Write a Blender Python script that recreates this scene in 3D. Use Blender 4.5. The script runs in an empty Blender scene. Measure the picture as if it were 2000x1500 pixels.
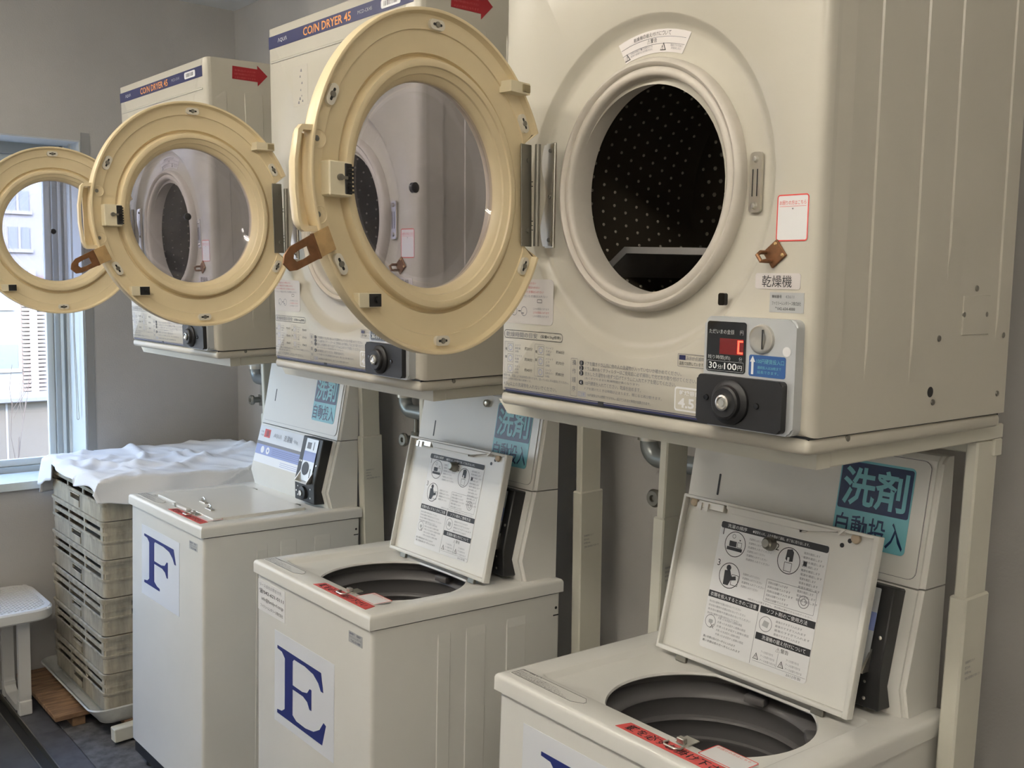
import bpy, bmesh, math, random
from mathutils import Matrix, Vector
random.seed(4)
PI = math.pi
scene = bpy.context.scene
C = scene.collection

# ------------------------------------------------------------------ camera
FPX = 1995.5
cam_d = bpy.data.cameras.new('camera'); cam_d.sensor_width = 36.0; cam_d.lens = FPX / 2000.0 * 36.0
cam_d.clip_start = 0.02; cam_d.clip_end = 200
cam = bpy.data.objects.new('camera', cam_d); C.objects.link(cam)
yaw, pitch, roll = 0.8782, 0.1001, -0.0172
fw = Vector((-math.sin(yaw) * math.cos(pitch), math.cos(yaw) * math.cos(pitch), -math.sin(pitch)))
rt = fw.cross(Vector((0, 0, 1))).normalized(); dn = fw.cross(rt)
rt2 = math.cos(roll) * rt + math.sin(roll) * dn; dn2 = -math.sin(roll) * rt + math.cos(roll) * dn
M = Matrix((rt2, -dn2, -fw)).transposed().to_4x4(); M.translation = Vector((3.3059, -1.1569, 1.5941))
cam.matrix_world = M
scene.camera = cam

# ------------------------------------------------------------------ world, exposure
w = bpy.data.worlds.new('world'); scene.world = w; w.use_nodes = True
nt = w.node_tree; nt.nodes.clear()
sky = nt.nodes.new('ShaderNodeTexSky'); sky.sky_type = 'NISHITA'; sky.sun_disc = False
sky.sun_elevation = math.radians(42); sky.sun_rotation = math.radians(120); sky.air_density = 1.0; sky.dust_density = 2.2
bg = nt.nodes.new('ShaderNodeBackground'); bg.inputs['Strength'].default_value = 3.4
wo = nt.nodes.new('ShaderNodeOutputWorld')
nt.links.new(sky.outputs['Color'], bg.inputs['Color']); nt.links.new(bg.outputs['Background'], wo.inputs['Surface'])
vs = scene.view_settings
vs.view_transform = 'Standard'; vs.look = 'None'; vs.gamma = 1.0; vs.use_curve_mapping = False
vs.exposure = 0.2
TUBE_STRENGTH = 46.0
WINDOW_Y0, WINDOW_Y1, WINDOW_Z0, WINDOW_Z1 = -2.30, 0.11, 0.80, 2.105
portal_d = bpy.data.lights.new('window_portal', 'AREA'); portal_d.shape = 'RECTANGLE'
portal_d.size = WINDOW_Z1 - WINDOW_Z0; portal_d.size_y = WINDOW_Y1 - WINDOW_Y0
portal_d.cycles.is_portal = True
portal = bpy.data.objects.new('window_portal', portal_d); C.objects.link(portal)
portal.location = (-1.16, (WINDOW_Y0 + WINDOW_Y1) / 2, (WINDOW_Z0 + WINDOW_Z1) / 2); portal.rotation_euler = (0, -PI / 2, 0)

# ------------------------------------------------------------------ materials
MATS = {}
def mat(name, col, rough=0.5, metal=0.0, noise=0.0, nscale=8.0, spec=0.5, bump=0.0, bscale=60.0, col2=None, coat=0.0, stretch=None):
    if name in MATS: return MATS[name]
    m = bpy.data.materials.new(name); m.use_nodes = True
    n = m.node_tree; b = n.nodes['Principled BSDF']
    b.inputs['Base Color'].default_value = (*col, 1); b.inputs['Roughness'].default_value = rough
    b.inputs['Metallic'].default_value = metal; b.inputs['Specular IOR Level'].default_value = spec
    b.inputs['Coat Weight'].default_value = coat
    if noise or col2:
        tc = n.nodes.new('ShaderNodeTexCoord'); no = n.nodes.new('ShaderNodeTexNoise')
        no.inputs['Scale'].default_value = nscale; no.inputs['Detail'].default_value = 5; no.inputs['Roughness'].default_value = 0.6
        src = tc.outputs['Object']
        if stretch:
            mp = n.nodes.new('ShaderNodeMapping'); mp.inputs['Scale'].default_value = stretch
            n.links.new(src, mp.inputs['Vector']); src = mp.outputs['Vector']
        n.links.new(src, no.inputs['Vector'])
        r = n.nodes.new('ShaderNodeValToRGB')
        c2 = col2 if col2 else tuple(max(0, c * (1 - noise)) for c in col)
        r.color_ramp.elements[0].position = 0.35; r.color_ramp.elements[0].color = (*c2, 1)
        r.color_ramp.elements[1].position = 0.62; r.color_ramp.elements[1].color = (*col, 1)
        n.links.new(no.outputs['Fac'], r.inputs['Fac']); n.links.new(r.outputs['Color'], b.inputs['Base Color'])
    if bump:
        tc = n.nodes.new('ShaderNodeTexCoord'); no = n.nodes.new('ShaderNodeTexNoise'); no.inputs['Scale'].default_value = bscale
        no.inputs['Detail'].default_value = 3
        bp = n.nodes.new('ShaderNodeBump'); bp.inputs['Strength'].default_value = bump; bp.inputs['Distance'].default_value = 0.002
        n.links.new(tc.outputs['Object'], no.inputs['Vector']); n.links.new(no.outputs['Fac'], bp.inputs['Height']); n.links.new(bp.outputs['Normal'], b.inputs['Normal'])
    MATS[name] = m
    return m
def emis(name, col, strength):
    m = bpy.data.materials.new(name); m.use_nodes = True; n = m.node_tree; b = n.nodes['Principled BSDF']
    b.inputs['Base Color'].default_value = (*col, 1); b.inputs['Emission Color'].default_value = (*col, 1); b.inputs['Emission Strength'].default_value = strength
    MATS[name] = m; return m
def glassmat(name, tint, ior=1.45, gloss=1.0, haze=0.0):
    m = bpy.data.materials.new(name); m.use_nodes = True; n = m.node_tree; n.nodes.clear()
    o = n.nodes.new('ShaderNodeOutputMaterial'); mx = n.nodes.new('ShaderNodeMixShader')
    t = n.nodes.new('ShaderNodeBsdfTransparent'); t.inputs['Color'].default_value = (*tint, 1)
    g = n.nodes.new('ShaderNodeBsdfGlossy'); g.inputs['Roughness'].default_value = 0.03
    f = n.nodes.new('ShaderNodeFresnel')
    ge = n.nodes.new('ShaderNodeNewGeometry'); mr = n.nodes.new('ShaderNodeMapRange')
    mr.inputs['To Min'].default_value = ior; mr.inputs['To Max'].default_value = 1.0/ior   # same reflectance from either side of the thin sheet
    n.links.new(ge.outputs['Backfacing'], mr.inputs['Value']); n.links.new(mr.outputs['Result'], f.inputs['IOR'])
    n.links.new(f.outputs['Fac'], mx.inputs['Fac']); 
    src = t.outputs['BSDF']
    if haze:
        d = n.nodes.new('ShaderNodeBsdfDiffuse'); d.inputs['Color'].default_value = (0.75, 0.75, 0.8, 1)
        m2 = n.nodes.new('ShaderNodeMixShader'); m2.inputs['Fac'].default_value = haze
        n.links.new(src, m2.inputs[1]); n.links.new(d.outputs['BSDF'], m2.inputs[2]); src = m2.outputs['Shader']
    n.links.new(src, mx.inputs[1]); n.links.new(g.outputs['BSDF'], mx.inputs[2]); n.links.new(mx.outputs['Shader'], o.inputs['Surface'])
    MATS[name] = m; return m

CREAM = mat('dryer_enamel', (0.56, 0.53, 0.45), 0.28, noise=0.04, nscale=3)
DOORP = mat('yellowed_plastic', (0.81, 0.675, 0.43), 0.38, noise=0.06, nscale=6)
DOORP2 = mat('yellowed_plastic_pale', (0.76, 0.68, 0.49), 0.4)
WASH = mat('washer_enamel', (0.74, 0.73, 0.685), 0.25, noise=0.03, nscale=3)
RIMW = mat('white_rubber', (0.60, 0.555, 0.485), 0.45, noise=0.10, nscale=14)
STANDM = mat('stand_paint', (0.67, 0.65, 0.555), 0.4, noise=0.05, nscale=5)
DRUM = mat('drum_metal', (0.075, 0.062, 0.045), 0.30, metal=0.35)
DIMP = mat('drum_dimple_glint', (0.50, 0.45, 0.36), 0.3, metal=0.1)  # pale diffuse colour paints the light caught on the dimples
DGREY = mat('tub_plastic', (0.115, 0.11, 0.11), 0.42)
BLACK = mat('black_plastic', (0.012, 0.012, 0.013), 0.45)
BLACKG = mat('black_gloss', (0.006, 0.006, 0.007), 0.12)
STEEL = mat('steel', (0.62, 0.60, 0.55), 0.28, metal=1.0)
DSTEEL = mat('dark_steel', (0.26, 0.25, 0.22), 0.4, metal=0.9)
SILVER = mat('silver_paint', (0.56, 0.58, 0.59), 0.35, metal=0.35)
BRONZE = mat('bronze', (0.25, 0.12, 0.055), 0.42, metal=0.6, noise=0.3, nscale=60)
BRASS = mat('worn_brass', (0.62, 0.42, 0.20), 0.45, metal=0.5, noise=0.25, nscale=50)
INK = mat('black_ink', (0.02, 0.02, 0.022), 0.5)
GREYINK = mat('grey_ink', (0.20, 0.20, 0.22), 0.5)
NAVY = mat('navy_print', (0.026, 0.030, 0.105), 0.4)
LETTER = mat('blue_letter', (0.014, 0.024, 0.16), 0.5)
WHITEP = mat('white_print', (0.82, 0.82, 0.82), 0.4)
PAPER = mat('paper', (0.73, 0.75, 0.79), 0.35)
STICK = mat('pale_sticker', (0.66, 0.62, 0.60), 0.35)
ORANGE = mat('orange_print', (0.85, 0.36, 0.10), 0.45)
RED = mat('red_print', (0.72, 0.07, 0.06), 0.45)
REDTAPE = mat('red_tape', (0.62, 0.085, 0.08), 0.4)
REDARROW = mat('red_arrow_sticker', (0.33, 0.012, 0.02), 0.35)
DKRED = mat('dark_red_print', (0.55, 0.12, 0.12), 0.45)
GREYLAB = mat('grey_label', (0.45, 0.46, 0.46), 0.4)
BLUELAB = mat('blue_label', (0.03, 0.10, 0.30), 0.35)
CYAN = mat('cyan_sticker', (0.19, 0.50, 0.57), 0.3)
DNAVY = mat('deep_navy_print', (0.012, 0.03, 0.10), 0.3)
LILAC = mat('lilac_band', (0.22, 0.28, 0.55), 0.35)
LEDRED = emis('led_red', (1.0, 0.06, 0.03), 3.0)
LEDDIM = mat('led_window', (0.16, 0.006, 0.006), 0.15)
DOORGLASS = glassmat('door_glass', (0.80, 0.79, 0.85), 1.5, haze=0.05)
PANE = glassmat('window_pane', (0.93, 0.96, 0.97), 1.45)
CRATE = mat('crate_plastic', (0.42, 0.375, 0.285), 0.6, noise=0.38, nscale=10, stretch=(3.0, 3.0, 0.7), bump=0.15, bscale=30)
CLOTH = mat('white_cloth', (0.74, 0.74, 0.75), 0.9, bump=0.2, bscale=250)
STOOLM = mat('stool_plastic', (0.66, 0.65, 0.62), 0.45)
WOOD = mat('pallet_wood', (0.30, 0.18, 0.095), 0.65, col2=(0.13, 0.07, 0.038), nscale=10, stretch=(6, 0.8, 2))
TRAYM = mat('tray_plastic', (0.52, 0.52, 0.48), 0.4, noise=0.2, nscale=20)
WALL = mat('wall_paint', (0.46, 0.445, 0.425), 0.75, noise=0.10, nscale=2.2, bump=0.25, bscale=180)
CEIL = mat('ceiling_paint', (0.74, 0.74, 0.72), 0.8, bump=0.2, bscale=120)
FLOOR = mat('floor_stone', (0.15, 0.148, 0.15), 0.45, col2=(0.055, 0.053, 0.052), nscale=24)
FLOORD = mat('floor_dark', (0.07, 0.071, 0.074), 0.38, noise=0.35, nscale=9)
FLOORB = mat('floor_bluish', (0.09, 0.09, 0.10), 0.45, noise=0.35, nscale=20)
GROOVE = mat('floor_channel', (0.02, 0.02, 0.02), 0.5)
FRAMEM = mat('window_frame', (0.62, 0.66, 0.67), 0.4, metal=0.2)
FRAMED = mat('window_frame_grey', (0.38, 0.41, 0.42), 0.45, metal=0.3)
SILLM = mat('sill_stone', (0.66, 0.72, 0.72), 0.3, noise=0.12, nscale=14)
TRIMD = mat('jamb_edge', (0.27, 0.27, 0.265), 0.6)
PIPEM = mat('pipe_grey', (0.27, 0.29, 0.29), 0.35, metal=0.5)
PIPEW = mat('pipe_white', (0.62, 0.62, 0.58), 0.5)
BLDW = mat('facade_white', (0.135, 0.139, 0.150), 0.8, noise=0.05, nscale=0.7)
BLDP = mat('parapet_beige', (0.118, 0.103, 0.090), 0.85, noise=0.14, nscale=3)
LOUV = mat('louver_tile', (0.115, 0.088, 0.082), 0.8)
BWIN = mat('facade_glass', (0.07, 0.085, 0.10), 0.3)
TWIG = mat('twig_bark', (0.09, 0.07, 0.06), 0.8)
GROUND = mat('ground_soil', (0.16, 0.155, 0.15), 0.9, noise=0.2, nscale=2)
SKYW = mat('wall_pale', (0.70, 0.675, 0.64), 0.8)

# ------------------------------------------------------------------ mesh helpers
def link(o, parent=None):
    C.objects.link(o)
    if parent is not None: o.parent = parent
    return o
def obj(name, bm, m, parent=None, smooth=35, loc=None, rot=None, merge=True):
    if merge: bmesh.ops.remove_doubles(bm, verts=bm.verts, dist=1e-6)
    bmesh.ops.recalc_face_normals(bm, faces=bm.faces)
    me = bpy.data.meshes.new(name); bm.to_mesh(me); bm.free()
    mlist = m if isinstance(m, (list, tuple)) else [m]
    for q in mlist: me.materials.append(q)
    if smooth:
        me.polygons.foreach_set('use_smooth', [True] * len(me.polygons)); me.set_sharp_from_angle(angle=math.radians(smooth))
    o = bpy.data.objects.new(name, me)
    if loc is not None: o.location = loc
    if rot is not None: o.rotation_euler = rot
    return link(o, parent)
def B(): return bmesh.new()
def box(bm, x0, x1, y0, y1, z0, z1, bev=0.0, seg=2, T=None):
    vs = [bm.verts.new(v) for v in ((x0,y0,z0),(x1,y0,z0),(x1,y1,z0),(x0,y1,z0),(x0,y0,z1),(x1,y0,z1),(x1,y1,z1),(x0,y1,z1))]
    fs = [bm.faces.new([vs[i] for i in f]) for f in ((0,3,2,1),(4,5,6,7),(0,1,5,4),(1,2,6,5),(2,3,7,6),(3,0,4,7))]
    out = vs
    if bev > 0:
        es = list({e for f in fs for e in f.edges})
        r = bmesh.ops.bevel(bm, geom=es, offset=bev, segments=seg, profile=0.5, affect='EDGES')
        out = list({v for f in r['faces'] for v in f.verts} | {v for v in vs if v.is_valid})
    if T is not None: bmesh.ops.transform(bm, matrix=T, verts=[v for v in out if v.is_valid])
    return bm
def prism(bm, poly, fn, a, b):
    """poly: 2-D points, fn(p,q,h)->xyz, extruded from h=a to h=b"""
    A = [bm.verts.new(fn(p, q, a)) for p, q in poly]; Bv = [bm.verts.new(fn(p, q, b)) for p, q in poly]
    bm.faces.new(A); bm.faces.new(Bv[::-1]); n = len(poly)
    for i in range(n): bm.faces.new((A[i], Bv[i], Bv[(i+1) % n], A[(i+1) % n]))
    return bm
XZ = lambda p, q, h: (p, h, q)
YZ = lambda p, q, h: (h, p, q)
XY = lambda p, q, h: (p, q, h)
def rrect(x0, x1, y0, y1, r, n=5):
    r = min(r, (x1-x0)/2 - 1e-5, (y1-y0)/2 - 1e-5); pts = []
    for cx, cy, a0 in ((x1-r, y0+r, -90), (x1-r, y1-r, 0), (x0+r, y1-r, 90), (x0+r, y0+r, 180)):
        for i in range(n+1):
            a = math.radians(a0 + 90*i/n); pts.append((cx + r*math.cos(a), cy + r*math.sin(a)))
    return pts
def frame_of(axis):
    a = Vector(axis).normalized(); h = Vector((0,0,1)) if abs(a.z) < 0.9 else Vector((1,0,0))
    u = h.cross(a).normalized(); return u, a.cross(u), a
def cyl(bm, p0, p1, r, n=16, r1=None, cap=True):
    p0, p1 = Vector(p0), Vector(p1); u, v, a = frame_of(p1 - p0); r1 = r if r1 is None else r1
    A = []; Bv = []
    for i in range(n):
        t = 2*PI*i/n; d = math.cos(t)*u + math.sin(t)*v
        A.append(bm.verts.new(p0 + d*r)); Bv.append(bm.verts.new(p1 + d*r1))
    for i in range(n): bm.faces.new((A[i], A[(i+1) % n], Bv[(i+1) % n], Bv[i]))
    if cap: bm.faces.new(A[::-1]); bm.faces.new(Bv)
    return bm
def lathe(bm, prof, c, axis, n=64, closed=False):
    """prof: (radius, height along axis)"""
    c = Vector(c); u, v, a = frame_of(axis); rings = []
    for r, h in prof:
        if r < 1e-6: rings.append([bm.verts.new(c + a*h)])
        else: rings.append([bm.verts.new(c + a*h + r*(math.cos(2*PI*i/n)*u + math.sin(2*PI*i/n)*v)) for i in range(n)])
    seq = list(zip(rings[:-1], rings[1:]))
    if closed: seq.append((rings[-1], rings[0]))
    for A, Bv in seq:
        for i in range(n):
            j = (i+1) % n
            if len(A) == 1 and len(Bv) == 1: continue
            if len(A) == 1: bm.faces.new((A[0], Bv[j], Bv[i]))
            elif len(Bv) == 1: bm.faces.new((A[i], A[j], Bv[0]))
            else: bm.faces.new((A[i], A[j], Bv[j], Bv[i]))
    return bm
def tube(bm, pts, r, n=10, cap=True):
    pts = [Vector(p) for p in pts]; rings = []; prev = None
    for i, p in enumerate(pts):
        d = (pts[min(i+1, len(pts)-1)] - pts[max(i-1, 0)]).normalized()
        if prev is None: u, v, _ = frame_of(d)
        else:
            u = (prev - d*prev.dot(d)).normalized(); v = d.cross(u)
        prev = u
        rings.append([bm.verts.new(p + r*(math.cos(2*PI*k/n)*u + math.sin(2*PI*k/n)*v)) for k in range(n)])
    for A, Bv in zip(rings[:-1], rings[1:]):
        for k in range(n): bm.faces.new((A[k], A[(k+1) % n], Bv[(k+1) % n], Bv[k]))
    if cap: bm.faces.new(rings[0][::-1]); bm.faces.new(rings[-1])
    return bm
def arc(c, r, a0, a1, n, fn):
    return [fn(c[0] + r*math.cos(math.radians(a0 + (a1-a0)*i/n)), c[1] + r*math.sin(math.radians(a0 + (a1-a0)*i/n))) for i in range(n+1)]
def empty(name, label=None, cat=None, group=None, mtx=None, loc=None):
    o = bpy.data.objects.new(name, None); o.empty_display_size = 0.1; C.objects.link(o)
    if mtx is not None: o.matrix_world = mtx
    if loc is not None: o.location = loc
    return tag(o, label, cat, group)
def tag(o, label=None, cat=None, group=None, kind=None):
    for k, v in (('label', label), ('category', cat), ('group', group), ('kind', kind)):
        if v: o[k] = v
    return o
def copy_tree(o, parent=None):
    c = o.copy(); C.objects.link(c)
    if parent is not None:
        mb, mi = o.matrix_basis.copy(), o.matrix_parent_inverse.copy()
        c.parent = parent; c.matrix_parent_inverse = mi; c.matrix_basis = mb
    for ch in list(o.children): copy_tree(ch, c)
    return c

# ------------------------------------------------------------------ print on surfaces
_font_cache = {}
def glyphs(body, size, bold=0.0, spacing=1.0):
    key = (body, bold, spacing)
    if key not in _font_cache:
        cu = bpy.data.curves.new('type', 'FONT'); cu.body = body; cu.resolution_u = 2; cu.offset = bold; cu.space_character = spacing
        to = bpy.data.objects.new('type', cu)
        me = bpy.data.meshes.new_from_object(to)
        vs = [tuple(v.co[:2]) for v in me.vertices]; fs = [tuple(p.vertices) for p in me.polygons]
        bpy.data.objects.remove(to); bpy.data.curves.remove(cu); bpy.data.meshes.remove(me)
        if vs:
            x0 = min(v[0] for v in vs); x1 = max(v[0] for v in vs); y0 = min(v[1] for v in vs); y1 = max(v[1] for v in vs)
        else: x0 = x1 = y0 = y1 = 0
        _font_cache[key] = (vs, fs, x0, x1, y0, y1)
    return _font_cache[key]
class Dec:
    """flat print laid on a plane O + u*U + v*V, lifted along N"""
    def __init__(s, O, U, V, N):
        s.O, s.U, s.V, s.N = Vector(O), Vector(U), Vector(V), Vector(N); s.layers = {}
    def P(s, u, v, h): return s.O + s.U*u + s.V*v + s.N*h
    def bm(s, m, name):
        k = (name, m.name)
        if k not in s.layers: s.layers[k] = (B(), m, name)
        return s.layers[k][0]
    def poly(s, pts, m, h=0.0006, name='print', th=0.0005):
        prism(s.bm(m, name), pts, lambda p, q, hh: s.P(p, q, hh), h - th, h)
    def rect(s, u0, u1, v0, v1, m, h=0.0006, r=0.0, name='print'):
        s.poly(rrect(u0, u1, v0, v1, r, 4) if r > 0 else [(u0,v0),(u1,v0),(u1,v1),(u0,v1)], m, h, name)
    def outline(s, u0, u1, v0, v1, t, m, h=0.001, r=0.002, name='print'):
        bm = s.bm(m, name); a = rrect(u0, u1, v0, v1, r, 4); b = rrect(u0+t, u1-t, v0+t, v1-t, max(r-t, 0.0003), 4); n = len(a)
        A = [bm.verts.new(s.P(p, q, h)) for p, q in a]; Bv = [bm.verts.new(s.P(p, q, h)) for p, q in b]
        for i in range(n): bm.faces.new((A[i], A[(i+1) % n], Bv[(i+1) % n], Bv[i]))
    def ring(s, u, v, r, t, m, h=0.001, n=28, name='print', sx=1.0):
        bm = s.bm(m, name)
        A = [bm.verts.new(s.P(u + sx*r*math.cos(2*PI*i/n), v + r*math.sin(2*PI*i/n), h)) for i in range(n)]
        Bv = [bm.verts.new(s.P(u + sx*(r-t)*math.cos(2*PI*i/n), v + (r-t)*math.sin(2*PI*i/n), h)) for i in range(n)]
        for i in range(n): bm.faces.new((A[i], A[(i+1) % n], Bv[(i+1) % n], Bv[i]))
    def text(s, body, u0, v0, height, m, width=None, h=0.0011, name='lettering', bold=0.0, align='l', ang=0.0):
        """baseline-left at (u0,v0); scaled to a height, optionally to a width"""
        vs, fs, x0, x1, y0, y1 = glyphs(body, 1, bold)
        if not vs: return
        sy = height / max(y1 - y0, 1e-4); sx = (width / (x1 - x0)) if width else sy
        off = {'l': 0, 'c': -(x1-x0)*sx/2, 'r': -(x1-x0)*sx}[align]; bm = s.bm(m, name); ca, sa = math.cos(ang), math.sin(ang)
        V = []
        for x, y in vs:
            p, q = (x-x0)*sx + off, (y-y0)*sy
            V.append(bm.verts.new(s.P(u0 + p*ca - q*sa, v0 + p*sa + q*ca, h)))
        for f in fs:
            try: bm.faces.new([V[i] for i in f])
            except ValueError: pass
    def vtext(s, body, u, vtop, size, m, step=1.15, **k):
        for i, ch in enumerate(body): s.text(ch, u, vtop - size*(i*step + 1), size, m, align='c', **k)
    def para(s, lines, u0, vtop, size, m, lead=1.5, width=None, **k):
        for i, l in enumerate(lines): s.text(l, u0, vtop - size - i*size*lead, size, m, width=width, **k)
    def done(s, parent, only=None, smooth=0):
        out = {}
        for k, (bm, m, name) in s.layers.items():
            if not bm.verts: bm.free(); continue
            out[k] = tag(obj(name, bm, m, parent, smooth=smooth, merge=False), kind='stuff' if name in ('print', 'lettering', 'led_digit') else None)
        s.layers = {}; return out
    def sticker(s, name, pts, m, parent, th=0.0006, h=0.0008):
        bm = B(); prism(bm, pts, lambda p, q, hh: s.P(p, q, hh), h - th, h)
        return obj(name, bm, m, parent, smooth=0)

# serif capitals, unit box
SERIF = {
 'F': [[(0.0,1.0),(0.93,0.985),(1.0,0.70),(0.955,0.70),(0.90,0.80),(0.80,0.89),(0.62,0.93),(0.35,0.935),(0.325,0.90),(0.325,0.545),(0.55,0.54),(0.66,0.57),(0.72,0.66),(0.755,0.66),(0.755,0.35),(0.72,0.35),(0.67,0.44),(0.58,0.485),(0.325,0.49),(0.325,0.13),(0.41,0.07),(0.50,0.05),(0.50,0.0),(0.0,0.0),(0.0,0.05),(0.10,0.07),(0.165,0.13),(0.165,0.87),(0.10,0.94),(0.0,0.955)]],
 'E': [[(0.0,1.0),(0.90,0.985),(0.945,0.73),(0.90,0.73),(0.85,0.82),(0.75,0.90),(0.58,0.935),(0.36,0.935),(0.33,0.90),(0.33,0.555),(0.53,0.55),(0.63,0.58),(0.68,0.66),(0.715,0.66),(0.715,0.37),(0.68,0.37),(0.635,0.455),(0.55,0.495),(0.33,0.495),(0.33,0.12),(0.41,0.07),(0.60,0.065),(0.76,0.10),(0.88,0.19),(0.955,0.32),(1.0,0.30),(0.93,0.0),(0.0,0.0),(0.0,0.05),(0.10,0.07),(0.165,0.13),(0.165,0.87),(0.10,0.94),(0.0,0.955)]],
 'D': [[(0.0,1.0),(0.45,1.0),(0.66,0.965),(0.84,0.86),(0.96,0.70),(1.0,0.50),(0.96,0.30),(0.84,0.14),(0.66,0.035),(0.45,0.0),(0.0,0.0),(0.0,0.05),(0.10,0.07),(0.145,0.13),(0.145,0.87),(0.10,0.94),(0.0,0.955)]],
}
def letter_mesh(bm, ch, x0, z0, wdt, hgt, y):
    for pts in SERIF[ch]:
        prism(bm, [(x0 + p*wdt, z0 + q*hgt) for p, q in pts], XZ, y, y + 0.0006)
    if ch == 'D':
        pass

# ------------------------------------------------------------------ unit poses (measured)
def pose(o, yw, lean, rl):
    return Matrix.Translation(o) @ Matrix.Rotation(yw, 4, 'Z') @ Matrix.Rotation(lean, 4, 'X') @ Matrix.Rotation(rl, 4, 'Y')
DRY = [pose((0.0, -0.0039, 1.3893), 0.0144, 0.0331, 0.0004), pose((0.9872, 0.0, 1.3964), 0.002, 0.0199, 0.0075), pose((1.9406, -0.0532, 1.4064), -0.0219, 0.0027, 0.0031)]
WAS = [pose((0.0401, -0.0393, 0.8946), 0.0091, -0.0183, -0.0006), pose((1.0029, -0.0665, 0.9), -0.0263, -0.0174, -0.0167), pose((1.9489, -0.0595, 0.907), -0.01, -0.0208, -0.0002)]
DOOR_TH = [1.5762, 1.4666, 1.3503]; DOOR_TILT = [0.0031, 0.0387, 0.0239]; DOOR_DZ = [0.013, 0.0116, -0.0007]
DW, DH, DD = 0.634, 0.787, 0.496
CX, CZ = 0.3193, 0.3247

# ================================================================== THE ROOM
XL, YB, ZC, XR, YF = -0.85, 0.745, 2.70, 4.6, -2.9
WT = 0.27
def struct(name, bm, m, label, cat, parent=None, smooth=0):
    o = obj(name, bm, m, parent, smooth=smooth); return tag(o, label, cat, kind='structure')
# floor: slab split by a drain channel that runs along the machines
bm = B(); box(bm, XL-WT, XR, -0.245, YB+0.2, -0.06, -0.004)
floor = struct('floor', bm, GROOVE, 'grey mottled stone floor under the machines', 'floor')
bm = B(); box(bm, XL-WT, XR, YF-0.2, -0.295, -0.06, 0.0); fd = obj('floor_slab', bm, FLOORD, floor, smooth=0)
bm = B(); box(bm, XL-WT, XR, -0.295, -0.245, -0.06, -0.02); obj('channel', bm, GROOVE, floor, smooth=0)
bm = B(); box(bm, XL-WT, XR, -0.249, -0.245, -0.02, 0.003); box(bm, XL-WT, XR, -0.295, -0.291, -0.02, 0.003); obj('channel_edge', bm, DSTEEL, floor, smooth=0)
ys_ = [-0.245, -0.152, 0.148, 0.448, 0.745]; xs_ = [XL + 0.5*i for i in range(11)] + [XR]
for a_, b_ in zip(ys_[:-1], ys_[1:]):
    for c_, d_ in zip(xs_[:-1], xs_[1:]):
        bm = B(); box(bm, c_+0.0012, d_-0.0012, a_+0.0012, b_-0.0012, -0.012, 0.0, 0.0008, 1); obj('floor_tile', bm, FLOORB if a_ < -0.2 else FLOOR, floor, smooth=0)
bm = B(); box(bm, XL-WT, XR+0.2, YF-0.2, YB+0.2, ZC, ZC+0.15)
struct('ceiling', bm, CEIL, 'plain pale grey ceiling above the dryers', 'ceiling')
bm = B(); box(bm, XL-WT, XR+0.2, YB, YB+0.2, -0.06, ZC)
box(bm, 0.0, XR, 0.632, YB, 0.0, ZC)  # unseen wall step, added to keep the gap behind the washers dark
struct('wall_back', bm, WALL, 'grey painted back wall behind the machines', 'wall')
bm = B()
box(bm, XL-WT, XL, YF, YB, -0.06, WINDOW_Z0-0.012); box(bm, XL-WT, XL, YF, YB, WINDOW_Z1, ZC)
box(bm, XL-WT, XL, WINDOW_Y1, YB, WINDOW_Z0-0.012, WINDOW_Z1); box(bm, XL-WT, XL, YF, WINDOW_Y0, WINDOW_Z0-0.012, WINDOW_Z1)
struct('wall_left', bm, WALL, 'grey painted wall with the window', 'wall')
bm = B(); box(bm, XR, XR+0.2, YF, YB, -0.06, ZC)
struct('wall_right', bm, SKYW, 'plain grey wall at the near end of the room', 'wall')
bm = B(); box(bm, XL-WT, XR+0.2, YF-0.2, YF, -0.06, ZC)
struct('wall_front', bm, SKYW, 'plain grey wall facing the machines', 'wall')

# window in the left wall
win = tag(empty('window_1', loc=(0, 0, 0)), 'aluminium framed window in the left wall', 'window', kind='structure')
def wpart(name, m, *boxes, bev=0.0):
    bm = B()
    for b in boxes: box(bm, *b, bev=bev, seg=1)
    return obj(name, bm, m, win, smooth=0)
y0, y1, z0, z1 = WINDOW_Y0, WINDOW_Y1, WINDOW_Z0, WINDOW_Z1
wpart('window_sill', SILLM, (XL-WT, XL+0.015, y0, y1, z0-0.03, z0))
wpart('frame_stile', FRAMED, (XL-0.26, XL-0.20, y1-0.055, y1, z0, z1))
wpart('frame_stile', FRAMED, (XL-0.26, XL-0.20, y0, y0+0.055, z0, z1))
wpart('frame_rail', FRAMED, (XL-0.26, XL-0.20, y0+0.055, y1-0.055, z0, z0+0.022))
wpart('frame_rail', FRAMED, (XL-0.26, XL-0.20, y0+0.055, y1-0.055, z1-0.05, z1))
for i in range(2):
    ya, yb = (y1-0.055-1.14, y1-0.055) if i == 0 else (y0+0.055, y1-0.055-1.12)
    sx0 = XL-0.235 + 0.012*i
    s = wpart('sash', FRAMEM, (sx0-0.012, sx0+0.012, yb-0.026, yb, z0+0.022, z1-0.05), (sx0-0.012, sx0+0.012, ya, ya+0.026, z0+0.022, z1-0.05),
          (sx0-0.012, sx0+0.012, ya+0.026, yb-0.026, z0+0.022, z0+0.05), (sx0-0.012, sx0+0.012, ya+0.026, yb-0.026, z1-0.08, z1-0.05), bev=0.002)
    bm = B(); box(bm, sx0-0.003, sx0+0.003, ya+0.024, yb-0.024, z0+0.048, z1-0.078); obj('pane', bm, PANE, s, smooth=0)
wpart('guide_strip', FRAMEM, (XL-0.20, XL-0.188, y1-0.036, y1-0.026, z0, z1))
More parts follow.
